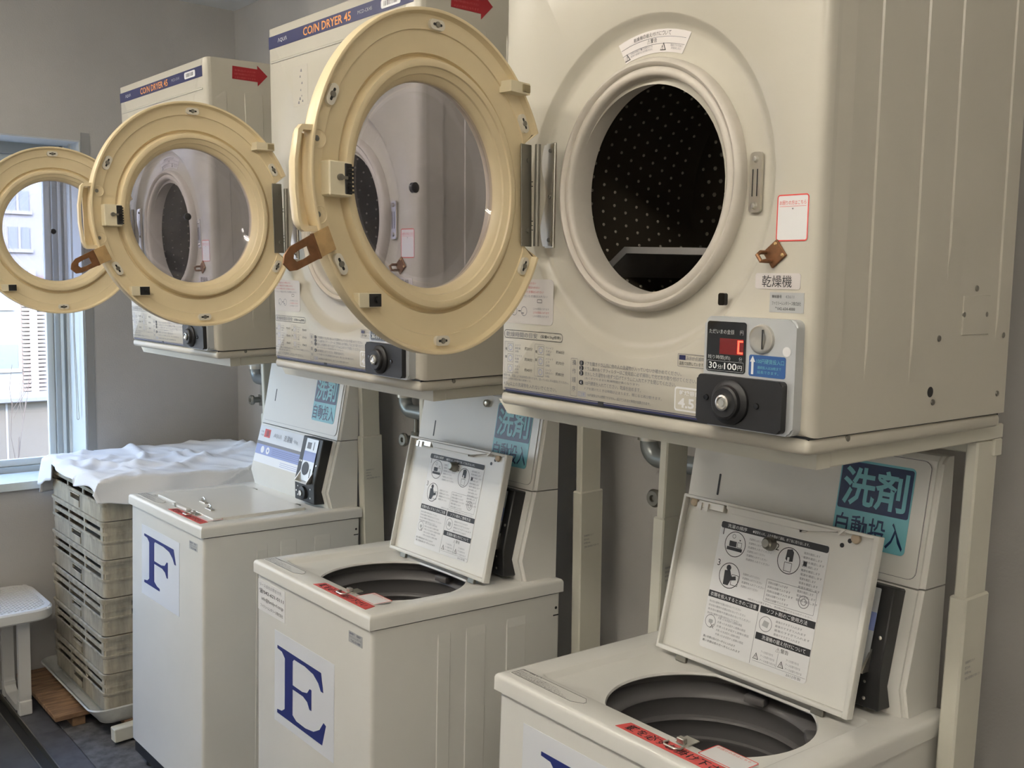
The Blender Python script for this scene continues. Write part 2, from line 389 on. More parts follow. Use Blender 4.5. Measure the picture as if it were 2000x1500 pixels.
wpart('guide_strip', FRAMEM, (XL-0.20, XL-0.185, y1-0.014, y1-0.004, z0, z1))
wpart('jamb_lining', FRAMEM, (XL-0.20, XL-0.004, y1-0.006, y1+0.001, z0, z1))
wpart('jamb_edge', TRIMD, (XL-0.006, XL+0.004, y1, y1+0.032, z0-0.03, z1+0.03))
wpart('head_lining', mat('head_lining', (0.50, 0.53, 0.56), 0.5), (XL-0.20, XL-0.002, y0, y1, z1-0.006, z1+0.001))
bm = B()
pts = [(XL-0.06, y1-0.022, z1-0.01), (XL-0.06, y1-0.022, 1.35), (XL-0.058, y1-0.016, 1.10), (XL-0.056, y1-0.014, 1.02)]
tube(bm, pts + arc((y1-0.018, 1.02), 0.004, 0, -180, 6, lambda a, b: (XL-0.056, a, b))[1:] + [(XL-0.056, y1-0.022, 1.10), (XL-0.06, y1-0.026, 1.35), (XL-0.06, y1-0.026, z1-0.01)], 0.0016, 6)
obj('blind_cord', bm, TRAYM, win, smooth=40)

# ================================================================== DRYER (built once, copied twice)
def perim(x0, x1, z0, z1, n=26):
    """points on a rectangle, counter-clockwise, denser near the corners"""
    def seg(a, b): return [a + (b-a)*(0.5 - 0.5*math.cos(PI*i/n)) for i in range(n)]
    return [(x, z0) for x in seg(x0, x1)] + [(x1, z) for z in seg(z0, z1)] + [(x, z1) for x in seg(x1, x0)] + [(x0, z) for z in seg(z1, z0)]
def loops(bm, rings):
    R = [[bm.verts.new(p) for p in r] for r in rings]
    for A, Bv in zip(R[:-1], R[1:]):
        n = len(A)
        for i in range(n):
            bm.faces.new((A[i], A[(i+1) % n], Bv[(i+1) % n], Bv[i]))
    return R
def circ_pts(per, cx, cz, r):
    out = []
    for x, z in per:
        a = math.atan2(z-cz, x-cx); out.append((cx + r*math.cos(a), cz + r*math.sin(a)))
    return out
def rib(bm, x0, sg, ya, yb, bot, top, h, soft=0.0022):
    """long pressed rib that runs out softly at both ends"""
    R = []
    for z, k in ((bot, 0.02), (bot+0.05, 1.0), (top-0.02, 1.0), (top, 0.02)):
        R.append([(x0 - sg*0.0005, ya, z), (x0 + sg*h*k, ya+soft, z), (x0 + sg*h*k, yb-0.0022, z), (x0 - sg*0.0005, yb, z)])
    V = loops(bm, R); bm.faces.new(V[0]); bm.faces.new(V[-1][::-1]); return bm
def make_dryer():
    root = empty('coin_dryer', mtx=DRY[0])
    # casing: sides, top, back
    bm = B(); box(bm, 0, DW, 0.018, DD, 0, DH, 0)
    bm.faces.ensure_lookup_table()
    for f in list(bm.faces):
        if abs(f.calc_center_median().y - 0.018) < 1e-4: bmesh.ops.delete(bm, geom=[f], context='FACES_ONLY')
    obj('casing', bm, CREAM, root, smooth=0)
    # front panel with a round dished recess
    per = perim(0, DW, 0, DH); cl = lambda p, i: (min(max(p[0], i), DW-i), min(max(p[1], i*0.4), DH-i*0.4))
    R = [[(x, 0.018, z) for x, z in per]]
    for i, y in ((0.0012, 0.0105), (0.004, 0.005), (0.0085, 0.0015), (0.014, 0.0)): R.append([(*[cl(p, i)[0]], y, cl(p, i)[1]) for p in per])
    for r, y in ((0.2465, 0.0), (0.2445, 0.0012), (0.241, 0.005), (0.234, 0.012), (0.229, 0.0155), (0.222, 0.017), (0.150, 0.017)):
        R.append([(x, y, z) for x, z in circ_pts(per, CX, CZ, r)])
    bm = B(); loops(bm, R); obj('front_panel', bm, CREAM, root, smooth=50)
    # shallow pressed line under the name band
    bm = B(); box(bm, 0.016, DW-0.016, -0.0022, 0.0005, 0.7025, 0.7075, 0.002); obj('pressed_line', bm, CREAM, root)
    # base skirt
    bm = B(); box(bm, 0.002, DW-0.002, 0.001, DD-0.004, -0.0225, -0.0012, 0.008, 4); obj('base_skirt', bm, CREAM, root)
    bm = B(); box(bm, 0.006, DW-0.006, 0.006, DD-0.006, -0.004, 0.002); obj('seam', bm, INK, root, smooth=0)
    # pressed ribs on both sides
    for ya, yb in ((0.020, 0.060), (0.110, 0.165), (0.218, 0.261), (0.304, 0.344), (0.452, 0.486)):
        top = DH - 0.085 if ya < 0.4 else DH - 0.03; bot = (0.060 if ya < 0.3 else 0.20) if ya < 0.4 else 0.10
        for xs in (0, 1): obj('pressed_rib', rib(B(), DW if xs else 0.0, 1 if xs else -1, ya, yb, bot, top, 0.0024, 0.034 if ya < 0.05 else 0.0022), CREAM, root, smooth=0)
    bm = B(); box(bm, DW-0.001, DW+0.0016, 0.352, 0.430, 0.122, 0.180, 0.001, 1); obj('junction_cover', bm, CREAM, root, smooth=0)
    for y, z in ((0.389, 0.190), (0.356, 0.152), (0.421, 0.152), (0.292, 0.119), (0.477, 0.120), (0.470, 0.031), (0.285, 0.029), (0.086, -0.006)):
        bm = B(); lathe(bm, [(0, 0.0032), (0.002, 0.0031), (0.0042, 0.002), (0.0047, 0.0)], (DW-0.0005 if z > 0 else DW-0.0035, y, z), (1, 0, 0), 12); obj('screw', bm, DSTEEL, root)
    bm = B(); cyl(bm, (DW-0.001, 0.277, 0.044), (DW+0.0004, 0.277, 0.044), 0.0075, 18); obj('cable_hole', bm, BLACK, root)
    # red arrow sticker on the right side
    ds = Dec((DW, 0, 0), (0, 1, 0), (0, 0, 1), (1, 0, 0))
    st = ds.sticker('arrow_sticker', [(0.077, 0.736), (0.152, 0.734), (0.152, 0.723), (0.182, 0.752), (0.152, 0.778), (0.152, 0.768), (0.079, 0.770)], REDARROW, root)
    for i, t in enumerate(('本製品の上には', '設置や物を置かないでください', '火災の原因になります')): ds.text(t, 0.084, 0.757 - i*0.0095, 0.0048, DKRED, width=0.062)
    ds.done(st)
    # white gasket rim round the opening, drum
    bm = B(); lathe(bm, [(0.181, 0.018), (0.181, 0.006), (0.178, 0.000), (0.174, -0.0015), (0.170, 0.001), (0.1685, 0.005), (0.166, 0.003), (0.161, 0.0015), (0.156, 0.004), (0.1545, 0.010), (0.1535, 0.020), (0.152, 0.036), (0.153, 0.046)], (CX+0.0065, 0, CZ+0.004), (0, 1, 0), 96)
    obj('door_gasket', bm, RIMW, root, smooth=50)
    bm = B(); lathe(bm, [(0.153, 0.046), (0.20, 0.054), (0.262, 0.068), (0.266, 0.09), (0.266, 0.385), (0.258, 0.40), (0.18, 0.405), (0.165, 0.412), (0.0, 0.414)], (CX+0.0065, 0, CZ+0.004), (0, 1, 0), 72)
    obj('drum', bm, DRUM, root, smooth=50)
    bm = B(); k = 0
    def dimple(p, nrm, r):
        lathe(bm, [(r, 0), (r*0.72, r*0.55), (0, r*0.75)], p, nrm, 6)
    for i in range(-9, 10):
        for j in range(-9, 10):
            x = i*0.0275 + (0.01375 if j % 2 else 0); z = j*0.0238
            if 0.02 < math.hypot(x, z) < 0.245: dimple((CX+0.0065+x, 0.403 if math.hypot(x, z) > 0.17 else 0.411, CZ+0.004+z), (0, -1, 0), 0.0044)
    for a in list(range(-60, 61, 8)) + list(range(116, 247, 5)):
        for q in range(7 if a < 90 else 11):
            an = math.radians(a + ((4 if a < 90 else 2.5) if q % 2 else 0)); dimple((CX+0.0065+0.265*math.cos(an), (0.11+q*0.042) if a < 90 else (0.095+q*0.0275), CZ+0.004+0.265*math.sin(an)), (-math.cos(an), 0, -math.sin(an)), 0.0036 if a < 90 else 0.0030)
    tag(obj('drum_dimples', bm, DIMP, root, smooth=60, merge=False), kind='stuff')
    bm = B()
    prism(bm, [(0.055, 0.185), (0.145, 0.249), (0.42, 0.243), (0.42, 0.232), (0.150, 0.238), (0.062, 0.175)], XZ, 0.15, 0.36); obj('drum_baffle', bm, mat('baffle_grey', (0.30, 0.29, 0.28), 0.4), root, smooth=0)
    # strike plate, keyhole and brown hasp staple
    bm = B(); prism(bm, rrect(0.5145, 0.5335, 0.284, 0.362, 0.005), XZ, 0.0155, 0.0135 - 0.0025); o = obj('strike_plate', bm, STEEL, root)
    for z in (0.353, 0.293):
        b2 = B(); lathe(b2, [(0, -0.0035), (0.003, -0.003), (0.0048, 0.0)], (0.524, 0.011, z), (0, 1, 0), 14); obj('screw', b2, STEEL, o)
    for x in (0.520, 0.5275):
        b2 = B(); box(b2, x-0.0006, x+0.0006, 0.0105, 0.0112, 0.305, 0.340); obj('slot', b2, BLACK, o, smooth=0)
    bm = B(); T = Matrix.Translation((0.570, -0.001, 0.230)) @ Matrix.Rotation(math.radians(-38), 4, 'Y')
    box(bm, -0.0135, 0.0135, -0.0025, 0.001, -0.013, 0.013, 0.001, 1, T); o = obj('hasp_staple', bm, BRONZE, root)
    b2 = B(); T2 = Matrix.Translation((0.560, -0.002, 0.225)) @ Matrix.Rotation(math.radians(-38), 4, 'Y')
    pp = [T2 @ Vector((-0.006*1.2, 0, 0.008))]
    tube(b2, [T2 @ Vector(v) for v in ((0.002, 0, 0.007), (0.002, -0.012, 0.007), (-0.001, -0.017, 0.005), (-0.001, -0.017, -0.005), (0.002, -0.012, -0.007), (0.002, 0, -0.007))], 0.0028, 8); obj('staple_loop', b2, BRONZE, o)
    for dx, dz in ((-0.009, 0.009), (0.009, 0.009), (0.009, -0.009)):
        p = T @ Vector((dx, -0.0025, dz)); b2 = B(); lathe(b2, [(0, -0.0016), (0.0016, -0.0012), (0.0026, 0)], p, (0, 1, 0), 10); obj('screw', b2, BRASS, o)
    bm = B(); prism(bm, rrect(0.4795, 0.4905, 0.162, 0.1785, 0.003), XZ, -0.0006, 0.006); obj('black_slot', bm, BLACKG, root)
    # ---- prints on the front
    d = Dec((0, 0, 0), (1, 0, 0), (0, 0, 1), (0, -1, 0))
    band = d.sticker('name_band', [(0.008, 0.7365), (DW-0.016, 0.7365), (DW-0.016, 0.765), (0.008, 0.765)], NAVY, root)
    d.text('ΛQUΛ', 0.055, 0.7455, 0.0105, WHITEP, width=0.045)
    d.text('CO/N DRYER 45', 0.178, 0.7415, 0.0185, ORANGE, width=0.208, bold=0.016)
    d.text('MCD-CK45', 0.413, 0.748, 0.0072, GREYLAB, width=0.056)
    d.rect(0.503, 0.574, 0.7425, 0.760, WHITEP, 0.0012, 0.005)
    for i in range(14): d.rect(0.514 + i*0.0036, 0.514 + i*0.0036 + random.choice((0.0009, 0.0016, 0.0022)), 0.7465, 0.756, GREYINK, 0.0016)
    d.done(band)
    # QR help sticker: the code itself is left out
    q = d.sticker('help_sticker', rrect(0.570, 0.6175, 0.2455, 0.3035, 0.004), WHITEP, root)
    d.outline(0.570, 0.6175, 0.2455, 0.3035, 0.0016, RED, r=0.004); d.text('お困りの方はこちら', 0.574, 0.2905, 0.0056, RED, width=0.0395)
    d.rect(0.574, 0.6135, 0.2885, 0.2889, RED, 0.0011); d.poly([(0.5925, 0.2865), (0.595, 0.2865), (0.59375, 0.2845)], GREYINK, 0.0011); d.done(q)
    q = d.sticker('machine_name_label', rrect(0.5405, 0.610, 0.1855, 0.2055, 0.003), STICK, root)
    d.text('乾燥機', 0.5515, 0.1878, 0.0150, INK, width=0.046); d.done(q)
    q = d.sticker('owner_label', [(0.5645, 0.156), (0.6165, 0.156), (0.6165, 0.1815), (0.5645, 0.1815)], GREYLAB, root)
    d.text('機械番号', 0.568, 0.1740, 0.0042, INK, width=0.015); d.text('43611', 0.589, 0.1742, 0.0038, GREYINK, width=0.013)
    d.text('ファミリーレンタリース株式会社', 0.5685, 0.1652, 0.0050, INK, width=0.044); d.text('℡042-654-4888', 0.574, 0.1590, 0.0038, INK, width=0.030); d.done(q)
    # curved warning sticker above the opening
    def cpt(a, r): return (CX+0.0065 + r*math.cos(math.radians(a)), CZ+0.004 + r*math.sin(math.radians(a)))
    dr_ = Dec((0, 0.017, 0), (1, 0, 0), (0, 0, 1), (0, -1, 0))
    pts = [cpt(108 - 38*i/12, 0.2215) for i in range(13)] + [cpt(72 + 34*i/12, 0.189) for i in range(13)]
    q = dr_.sticker('warning_sticker', pts, STICK, root)
    def arctext(body, a_mid, r, hgt, wd, m):
        n = len(body); step = wd / n
        for i, ch in enumerate(body):
            a = a_mid - math.degrees((i - (n-1)/2) * step / r); p = cpt(a, r); dr_.text(ch, p[0], p[1], hgt, m, align='c', ang=math.radians(a-90), width=step*0.86)
    arctext('乾燥機の据え付けについて', 90, 0.2125, 0.0058, 0.074, INK); arctext('⚠警告', 90, 0.2035, 0.0062, 0.020, INK)
    arctext('衣類乾燥機はアースを取り付ける', 96, 0.1975, 0.0030, 0.044, GREYINK); arctext('故障や漏電のとき感電の恐れ', 96, 0.1935, 0.0030, 0.044, GREYINK); arctext('電源プラグを抜く', 76, 0.1970, 0.0030, 0.024, GREYINK); arctext('改造はしない', 76, 0.1932, 0.0030, 0.020, GREYINK)
    for a in (104.5, 83.5):
        p = cpt(a, 0.1915); t = math.radians(a-90)
        tri = [(-0.0055, 0), (0.0055, 0), (0, 0.0105)]
        rotp = lambda s_: [(p[0] + (x*math.cos(t) - (y-0.004)*math.sin(t))*s_ - 0.004*math.sin(t), p[1] + (x*math.sin(t) + (y-0.004)*math.cos(t))*s_ + 0.004*math.cos(t)) for x, y in tri]
        dr_.poly(rotp(1.0), INK, 0.0012); dr_.poly(rotp(0.72), STICK, 0.0016); dr_.text('!', p[0], p[1]+0.0012, 0.0055, INK, align='c', h=0.0020, bold=0.03)
    for r_ in (0.2108, 0.2015):
        a_ = [cpt(107 - 35*i/12, r_) for i in range(13)]; dr_.poly(a_ + [cpt(72 + 35*i/12, r_-0.0006) for i in range(13)], GREYINK, 0.0011)
    dr_.done(q)
    # instructions, printed straight on the enamel
    d.outline(0.014, 0.165, 0.0925, 0.1065, 0.0008, INK, r=0.006); d.text('乾燥時間の目安', 0.020, 0.0950, 0.0088, GREYINK, width=0.082); d.text('(容量4.5kg標準)', 0.110, 0.0958, 0.0062, INK, width=0.050)
    for col, (u, rows) in enumerate(((0.026, (('シャツ', '綿肌着', '3枚', '約20分'), ('ブラウス', '化繊', '4枚', '約30分'), ('タオル', '木綿', '6枚', '約40分'))), (0.106, (('Tシャツ', 'ズボン', '2枚', '約60分'), ('パジャマ', '上下', '2組', '約70分'), ('シーツ', '毛布カバー', '1枚', '約80分'))))):
        d.outline(u-0.010, u+0.014, 0.033, 0.0865, 0.0004, GREYINK, r=0.002)
        for r_, (a_, b_, c_, t_) in enumerate(rows):
            vt = 0.085 - r_*0.0178
            d.outline(u-0.002, u+0.013, vt-0.0155, vt-0.0015, 0.0005, GREYINK, r=0.001); d.ring(u+0.0055, vt-0.0085, 0.0048, 0.0008, LILAC)
            for i_, s_ in enumerate((a_, b_, c_)): d.text(s_, u+0.018, vt-0.0055 - i_*0.0052, 0.0038, GREYINK, width=min(0.020, 0.0042*len(s_)+0.002))
            d.text(t_, u+0.044, vt-0.0108, 0.0056, INK, width=0.020)
        d.vtext('種類', u-0.006, 0.076, 0.0045, INK, step=3.0)
    d.text('種類や量、室温により乾燥時間は変わります。湿っているときは追加してください。', 0.014, 0.0270, 0.0042, GREYINK, width=0.168)
    d.text('目安の時間は脱水後の標準です。', 0.014, 0.0215, 0.0036, GREYINK, width=0.075)
    d.text('4.5kg以上の洗濯物を入れないでください。', 0.015, 0.0105, 0.0080, GREYINK, width=0.138)
    d.rect(0.016, 0.462, 0.0062, 0.0072, NAVY); d.rect(0.019, 0.462, 0.0022, 0.0050, NAVY); d.rect(0.250, 0.262, 0.0018, 0.0076, INK, 0.0009)
    d.outline(0.186, 0.202, 0.010, 0.070, 0.0005, GREYINK, r=0.002); d.vtext('操作順序', 0.194, 0.0675, 0.0085, GREYINK, step=1.62)
    steps = ('ドアを開きドラム内に他の人の洗濯物が入っていないか確かめてください。', 'ドラム奥の糸くずフィルターはご使用前に必ず掃除して元どおり取り付けてください。', '脱水した洗濯物を1枚ずつ広げてドラムに入れてドアを閉じてください。', '100円硬貨を入れてください。乾燥を始めます。')
    for i, (s_, v_, w_) in enumerate(zip(steps, (0.0605, 0.0525, 0.0445, 0.0300), (0.200, 0.228, 0.190, 0.122))):
        d.rect(0.206, 0.215, v_-0.0004, v_+0.0068, INK, 0.0009, 0.003); d.text(str(i+1), 0.2105, v_+0.0008, 0.0048, WHITEP, align='c', h=0.0014); d.text(s_, 0.219, v_, 0.0064, GREYINK, width=w_)
    d.text('(糸くずがたまると乾燥時間が長くなります)', 0.219, 0.0385, 0.0042, GREYINK, width=0.118)
    d.text('ドアを開けたときは時間が止まります。閉じると再び動きます。', 0.219, 0.0225, 0.0046, GREYINK, width=0.164)
    d.outline(0.2045, 0.222, 0.0115, 0.0185, 0.0004, LILAC, r=0.001); d.text('ご注意', 0.206, 0.0128, 0.0044, LILAC, width=0.014); d.text('100円硬貨以外は使用できません。続けて入れると時間が加算されます。', 0.226, 0.0128, 0.0046, GREYINK, width=0.135)
    d.outline(0.411, 0.467, 0.0745, 0.0925, 0.0006, GREYINK, r=0.0015); d.rect(0.4135, 0.425, 0.0840, 0.0905, NAVY, 0.0009); d.text('表示が点滅時は', 0.4265, 0.0842, 0.0056, GREYINK, width=0.038); d.text('温風で加熱しています。', 0.4140, 0.0768, 0.0052, INK, width=0.046)
    # pink leaflet left of the recess
    q = d.sticker('care_sticker', rrect(0.012, 0.140, 0.118, 0.192, 0.008), mat('care_paper', (0.60, 0.56, 0.52), 0.35), root)
    for i in range(4): d.text('アイロンや薬品の付いた衣類は入れない', 0.016, 0.1835 - i*0.0072, 0.0042, DKRED if i < 3 else GREYINK, width=0.080 + 0.010*i)
    d.outline(0.100, 0.112, 0.1535, 0.1595, 0.0008, INK, r=0.0008)
    for u in (0.040, 0.066): d.ring(u, 0.139, 0.008, 0.0010, GREYINK); d.rect(u-0.006, u-0.001, 0.135, 0.1365, GREYINK, 0.0011)
    d.rect(0.051, 0.057, 0.1385, 0.140, INK, 0.0011)
    for i in range(3): d.text('しわの原因になります', 0.090, 0.1420 - i*0.006, 0.0036, DKRED if i == 1 else GREYINK, width=0.040)
    d.done(q)
    d2 = Dec((0, 0, 0), (1, 0, 0), (0, 0, 1), (0, -1, 0)); d2.layers = {}
    q = d.sticker('capacity_label', rrect(0.407, 0.4655, 0.0115, 0.0455, 0.004), WHITEP, root, h=0.0007)
    d2.rect(0.4095, 0.463, 0.014, 0.043, mat('label_cream', (0.58, 0.55, 0.47), 0.35), 0.0011, 0.003); d2.text('乾燥容量', 0.4165, 0.0345, 0.0068, WHITEP, width=0.038, h=0.0015, bold=0.02); d2.text('4.5', 0.4145, 0.0165, 0.0140, WHITEP, width=0.030, h=0.0015, bold=0.03); d2.text('kg', 0.4475, 0.0165, 0.0090, WHITEP, width=0.012, h=0.0015); d2.done(q)
    d.done(root)
    # ---- coin panel
    bm = B(); prism(bm, rrect(0.4725, 0.6195, 0.0015, 0.1480, 0.010, 6), XZ, -0.0165, 0.001)
    bmesh.ops.bevel(bm, geom=[e for e in bm.edges if all(abs(v.co.y + 0.0165) < 1e-5 for v in e.verts)], offset=0.0025, segments=2, affect='EDGES')
    cp = obj('coin_panel', bm, SILVER, root)
    YF_ = -0.0165
    dc = Dec((0, YF_, 0), (1, 0, 0), (0, 0, 1), (0, -1, 0))
    bm = B(); prism(bm, rrect(0.4775, 0.5425, 0.0745, 0.1415, 0.004), XZ, YF_-0.001, YF_+0.001); obj('display', bm, BLACKG, cp)
    bm = B(); prism(bm, [(0.4995, 0.0985), (0.5395, 0.0985), (0.5395, 0.1195), (0.4995, 0.1195)], XZ, YF_-0.0013, YF_-0.0008); obj('led_window', bm, LEDDIM, cp, smooth=0)
    for r_ in ((0.530, 0.5325, 0.101, 0.1165), (0.530, 0.5385, 0.1155, 0.1178), (0.530, 0.5385, 0.1003, 0.1026)): dc.rect(*r_, LEDRED, 0.0019, name='led_digit')
    dc.text('ただいまの金額', 0.4815, 0.1250, 0.0062, GREYLAB, width=0.042, h=0.0015); dc.text('円', 0.533, 0.1250, 0.0058, GREYLAB, h=0.0015)
    dc.text('残り時間(約)', 0.4805, 0.0905, 0.0062, GREYLAB, width=0.038, h=0.0015); dc.text('分', 0.5325, 0.0905, 0.0056, GREYLAB, h=0.0015)
    dc.outline(0.4795, 0.5405, 0.0762, 0.0893, 0.0004, GREYLAB, h=0.0015, r=0.001)
    dc.text('30', 0.4825, 0.0785, 0.0088, WHITEP, width=0.0135, h=0.0015, bold=0.012); dc.text('分/', 0.4975, 0.0785, 0.0060, WHITEP, width=0.009, h=0.0015); dc.text('100', 0.5085, 0.0785, 0.0088, WHITEP, width=0.021, h=0.0015, bold=0.012); dc.text('円', 0.5310, 0.0785, 0.0065, WHITEP, width=0.007, h=0.0015)
    dc.rect(0.5485, 0.6055, 0.0735, 0.1010, BLUELAB, 0.0006, 0.003, name='coin_label')
    dc.poly([(0.5505, 0.092), (0.5545, 0.0995), (0.5585, 0.092), (0.5562, 0.092), (0.5562, 0.0760), (0.5528, 0.0760), (0.5528, 0.092)], WHITEP, 0.0011)
    dc.text('100円硬貨投入口', 0.5605, 0.0905, 0.0062, CYAN, width=0.043); dc.text('連続投入は20枚まで', 0.5625, 0.0835, 0.0040, CYAN, width=0.037); dc.text('延長できます。', 0.5625, 0.0775, 0.0040, CYAN, width=0.033)
    bm = B(); lathe(bm, [(0.0195, 0.0), (0.0185, -0.0035), (0.015, -0.0045), (0.006, -0.0025), (0, -0.002)], (0.5675, YF_, 0.1215), (0, 1, 0), 32); obj('coin_slot', bm, STEEL, cp)
    dc.rect(0.5705, 0.5722, 0.109, 0.134, BLACK, 0.0052, name='coin_mouth'); dc.ring(0.6065, 0.108, 0.0062, 0.006, WHITEP, 0.0008, name='round_dot')
    dc.done(cp)
    bm = B(); prism(bm, rrect(0.4700, 0.6090, 0.0045, 0.0705, 0.006, 5), XZ, YF_-0.010, YF_+0.004)
    bmesh.ops.bevel(bm, geom=[e for e in bm.edges if all(abs(v.co.y - (YF_-0.010)) < 1e-5 for v in e.verts)], offset=0.002, segments=2, affect='EDGES')
    obj('lock_box', bm, BLACK, cp)
    L = YF_-0.010
    bm = B(); lathe(bm, [(0.030, 0.0), (0.0295, -0.003), (0.026, -0.006), (0.0225, -0.007), (0.0215, -0.012), (0.019, -0.0138), (0.0, -0.0138)], (0.528, L, 0.0375), (0, 1, 0), 40); obj('lock_collar', bm, BLACK, cp)
    bm = B(); lathe(bm, [(0.0105, 0.0), (0.0105, -0.0035), (0.008, -0.0045), (0.0065, -0.0025), (0.0048, -0.0025), (0.0042, -0.0042), (0, -0.0042)], (0.528, L-0.0138, 0.0375), (0, 1, 0), 28); obj('lock_cylinder', bm, STEEL, cp)
    for x in (0.488, 0.571):
        bm = B(); lathe(bm, [(0.0042, 0), (0.0036, -0.002), (0, -0.0024)], (x, L, 0.040 if x < 0.5 else 0.0365), (0, 1, 0), 12); obj('screw', bm, BLACKG, cp)
    # ---- hinge
    bm = B(); box(bm, 0.1185, 0.1400, -0.004, 0.001, CZ-0.083, CZ+0.083, 0.001, 1)
    pr_ = []
    for i in range(25):
        z = CZ - 0.080 + 0.160*i/24; pr_.append((0.117 + 0.006*math.cos(2*PI*(z-CZ)/0.105), z))
    prism(bm, pr_ + [(0.139, CZ+0.080), (0.139, CZ-0.080)], XZ, -0.0065, -0.004)
    hg = obj('hinge', bm, STEEL, root, smooth=30)
    bm = B(); cyl(bm, (0.118, -0.0205, CZ-0.080), (0.118, -0.0205, CZ+0.080), 0.0048, 14); obj('hinge_pin', bm, DSTEEL, hg)
    for z in (0.070, -0.002, -0.070):
        bm = B(); lathe(bm, [(0.0036, 0), (0.003, -0.002), (0, -0.0026)], (0.1325, -0.0065, CZ+z), (0, 1, 0), 12); obj('screw', bm, DSTEEL, hg)
    # ---- door, built round the hinge axis (x runs to the free side, +y is its inner face)
    RH, RDo = 0.2188, 0.2422
    ca = (RH, 0, 0)
    n = 120
    def inner_notch(ang):  # hinge side cut-out
        return abs(math.degrees(ang) - 180) < 21.5
    bm = B()
    prof = [(0.2422, -0.018), (0.2428, -0.004), (0.2420, -0.0006), (0.2398, 0.0), (0.2378, -0.0006), (0.2362, -0.0060), (0.2345, -0.0092), (0.2310, -0.0104), (0.2150, -0.0122), (0.2142, -0.0145), (0.2125, -0.0152), (0.1840, -0.0178), (0.1822, -0.0235), (0.1800, -0.0250), (0.1778, -0.0235), (0.1768, -0.0140), (0.1745, -0.0108), (0.1700, -0.0098), (0.1655, -0.0112), (0.1648, -0.0142), (0.1562, -0.0190), (0.1552, -0.0222), (0.1482, -0.0270), (0.1462, -0.0320), (0.1462, -0.0420), (0.150, -0.050), (0.175, -0.050), (0.215, -0.041), (0.236, -0.028)]
    rings = []
    for i in range(n):
        a = 2*PI*i/n; row = []
        for r, y in prof:
            if inner_notch(a) and r > 0.2120 and y > -0.025: row.append((RH + 0.2130*math.cos(a), -0.0155 - (0.005 if r > 0.235 else 0), 0.2130*math.sin(a)))
            elif inner_notch(a) and r > 0.2120: row.append((RH + (0.2130 + 0.004)*math.cos(a), y, (0.2130 + 0.004)*math.sin(a)))
            else: row.append((RH + r*math.cos(a), y, r*math.sin(a)))
        rings.append([bm.verts.new(p) for p in row])
    for i in range(n):
        A, Bv = rings[i], rings[(i+1) % n]; k_ = len(prof)
        for j in range(k_):
            jj = (j+1) % k_
            try: bm.faces.new((A[j], Bv[j], Bv[jj], A[jj]))
            except ValueError: pass
    door = obj('door', bm, DOORP, root, smooth=38)
    # glass bowl
    bm = B(); lathe(bm, [(0.1475, -0.0330), (0.1455, -0.0345), (0.1400, -0.0450), (0.1250, -0.0520), (0.090, -0.0565), (0.04, -0.0580), (0.0, -0.0580)], ca, (0, 1, 0), 72)
    lathe(bm, [(0.1475, -0.0375), (0.1440, -0.0400), (0.1370, -0.0485), (0.1230, -0.0550), (0.090, -0.0595), (0.04, -0.0610), (0.0, -0.0610)], ca, (0, 1, 0), 72); obj('door_glass', bm, DOORGLASS, door, smooth=60)
    bm = B(); lathe(bm, [(0.0, -0.0560), (0.0060, -0.0560), (0.0078, -0.0570), (0.0078, -0.0630), (0, -0.0630)], ca, (0, 1, 0), 24); obj('glass_bolt', bm, mat('dark_bolt', (0.02, 0.02, 0.025), 0.3), door)
    # six white screw pads
    for adeg in (89, 26.3, -31.4, -90.5, -150, 150.2):
        a = math.radians(adeg); p = Vector((RH + 0.2225*math.cos(a), -0.0125, 0.2225*math.sin(a)))
        tdir = Vector((-math.sin(a), 0, math.cos(a))); rdir = Vector((math.cos(a), 0, math.sin(a)))
        bm = B(); prism(bm, rrect(-0.0150, 0.0150, -0.0072, 0.0072, 0.0070, 6), lambda u, v, h: tuple(p + tdir*u + rdir*v + Vector((0, h, 0))), -0.006, 0.006); pad = obj('screw_pad', bm, mat('pad_plastic', (0.74, 0.69, 0.58), 0.4), door)
        bm = B(); prism(bm, rrect(-0.0090, 0.0090, -0.0018, 0.0018, 0.0016, 3), lambda u, v, h: tuple(p + tdir*u + rdir*v + Vector((0, h, 0))), 0.0055, 0.0064); obj('pad_slot', bm, BLACK, door)
        bm = B(); lathe(bm, [(0.0044, 0.006), (0.0040, 0.0078), (0.0, 0.0084)], p, (0, 1, 0), 12); obj('pad_screw', bm, DSTEEL, door)
    # handle bolts in round wells
    for zz in (0.041, -0.054):
        p = (RH + 0.2200, -0.0116, zz)
        bm = B(); lathe(bm, [(0.0122, -0.001), (0.0120, 0.0012), (0.0110, 0.0014), (0.0100, 0.0004), (0.0075, 0.0002), (0, 0.0002)], p, (0, 1, 0), 24); obj('bolt_well', bm, DOORP, door)
        bm = B(); lathe(bm, [(0.0040, -0.004), (0.0038, 0.0016), (0, 0.0026)], (RH + 0.2235, -0.0118, zz), (0, 1, 0), 12); obj('handle_bolt', bm, DSTEEL, door)
    # grip on the free side
    bm = B()
    outer = [(0.2330, 0.0560), (0.2530, 0.0545), (0.2590, 0.0480), (0.2655, 0.0100), (0.2660, -0.0250), (0.2620, -0.0620), (0.2575, -0.0740), (0.2520, -0.0770), (0.2280, -0.0760)]
    inner = [(0.2310, 0.0490), (0.2510, 0.0480), (0.2535, 0.0440), (0.2605, 0.0090), (0.2610, -0.0240), (0.2575, -0.0600), (0.2545, -0.0680), (0.2505, -0.0695), (0.2290, -0.0690)]
    Fr = [[bm.verts.new((RH+u, y, v)) for u, v in pl] for pl, y in ((outer, -0.003), (inner, -0.003), (inner, -0.021), (outer, -0.0105))]
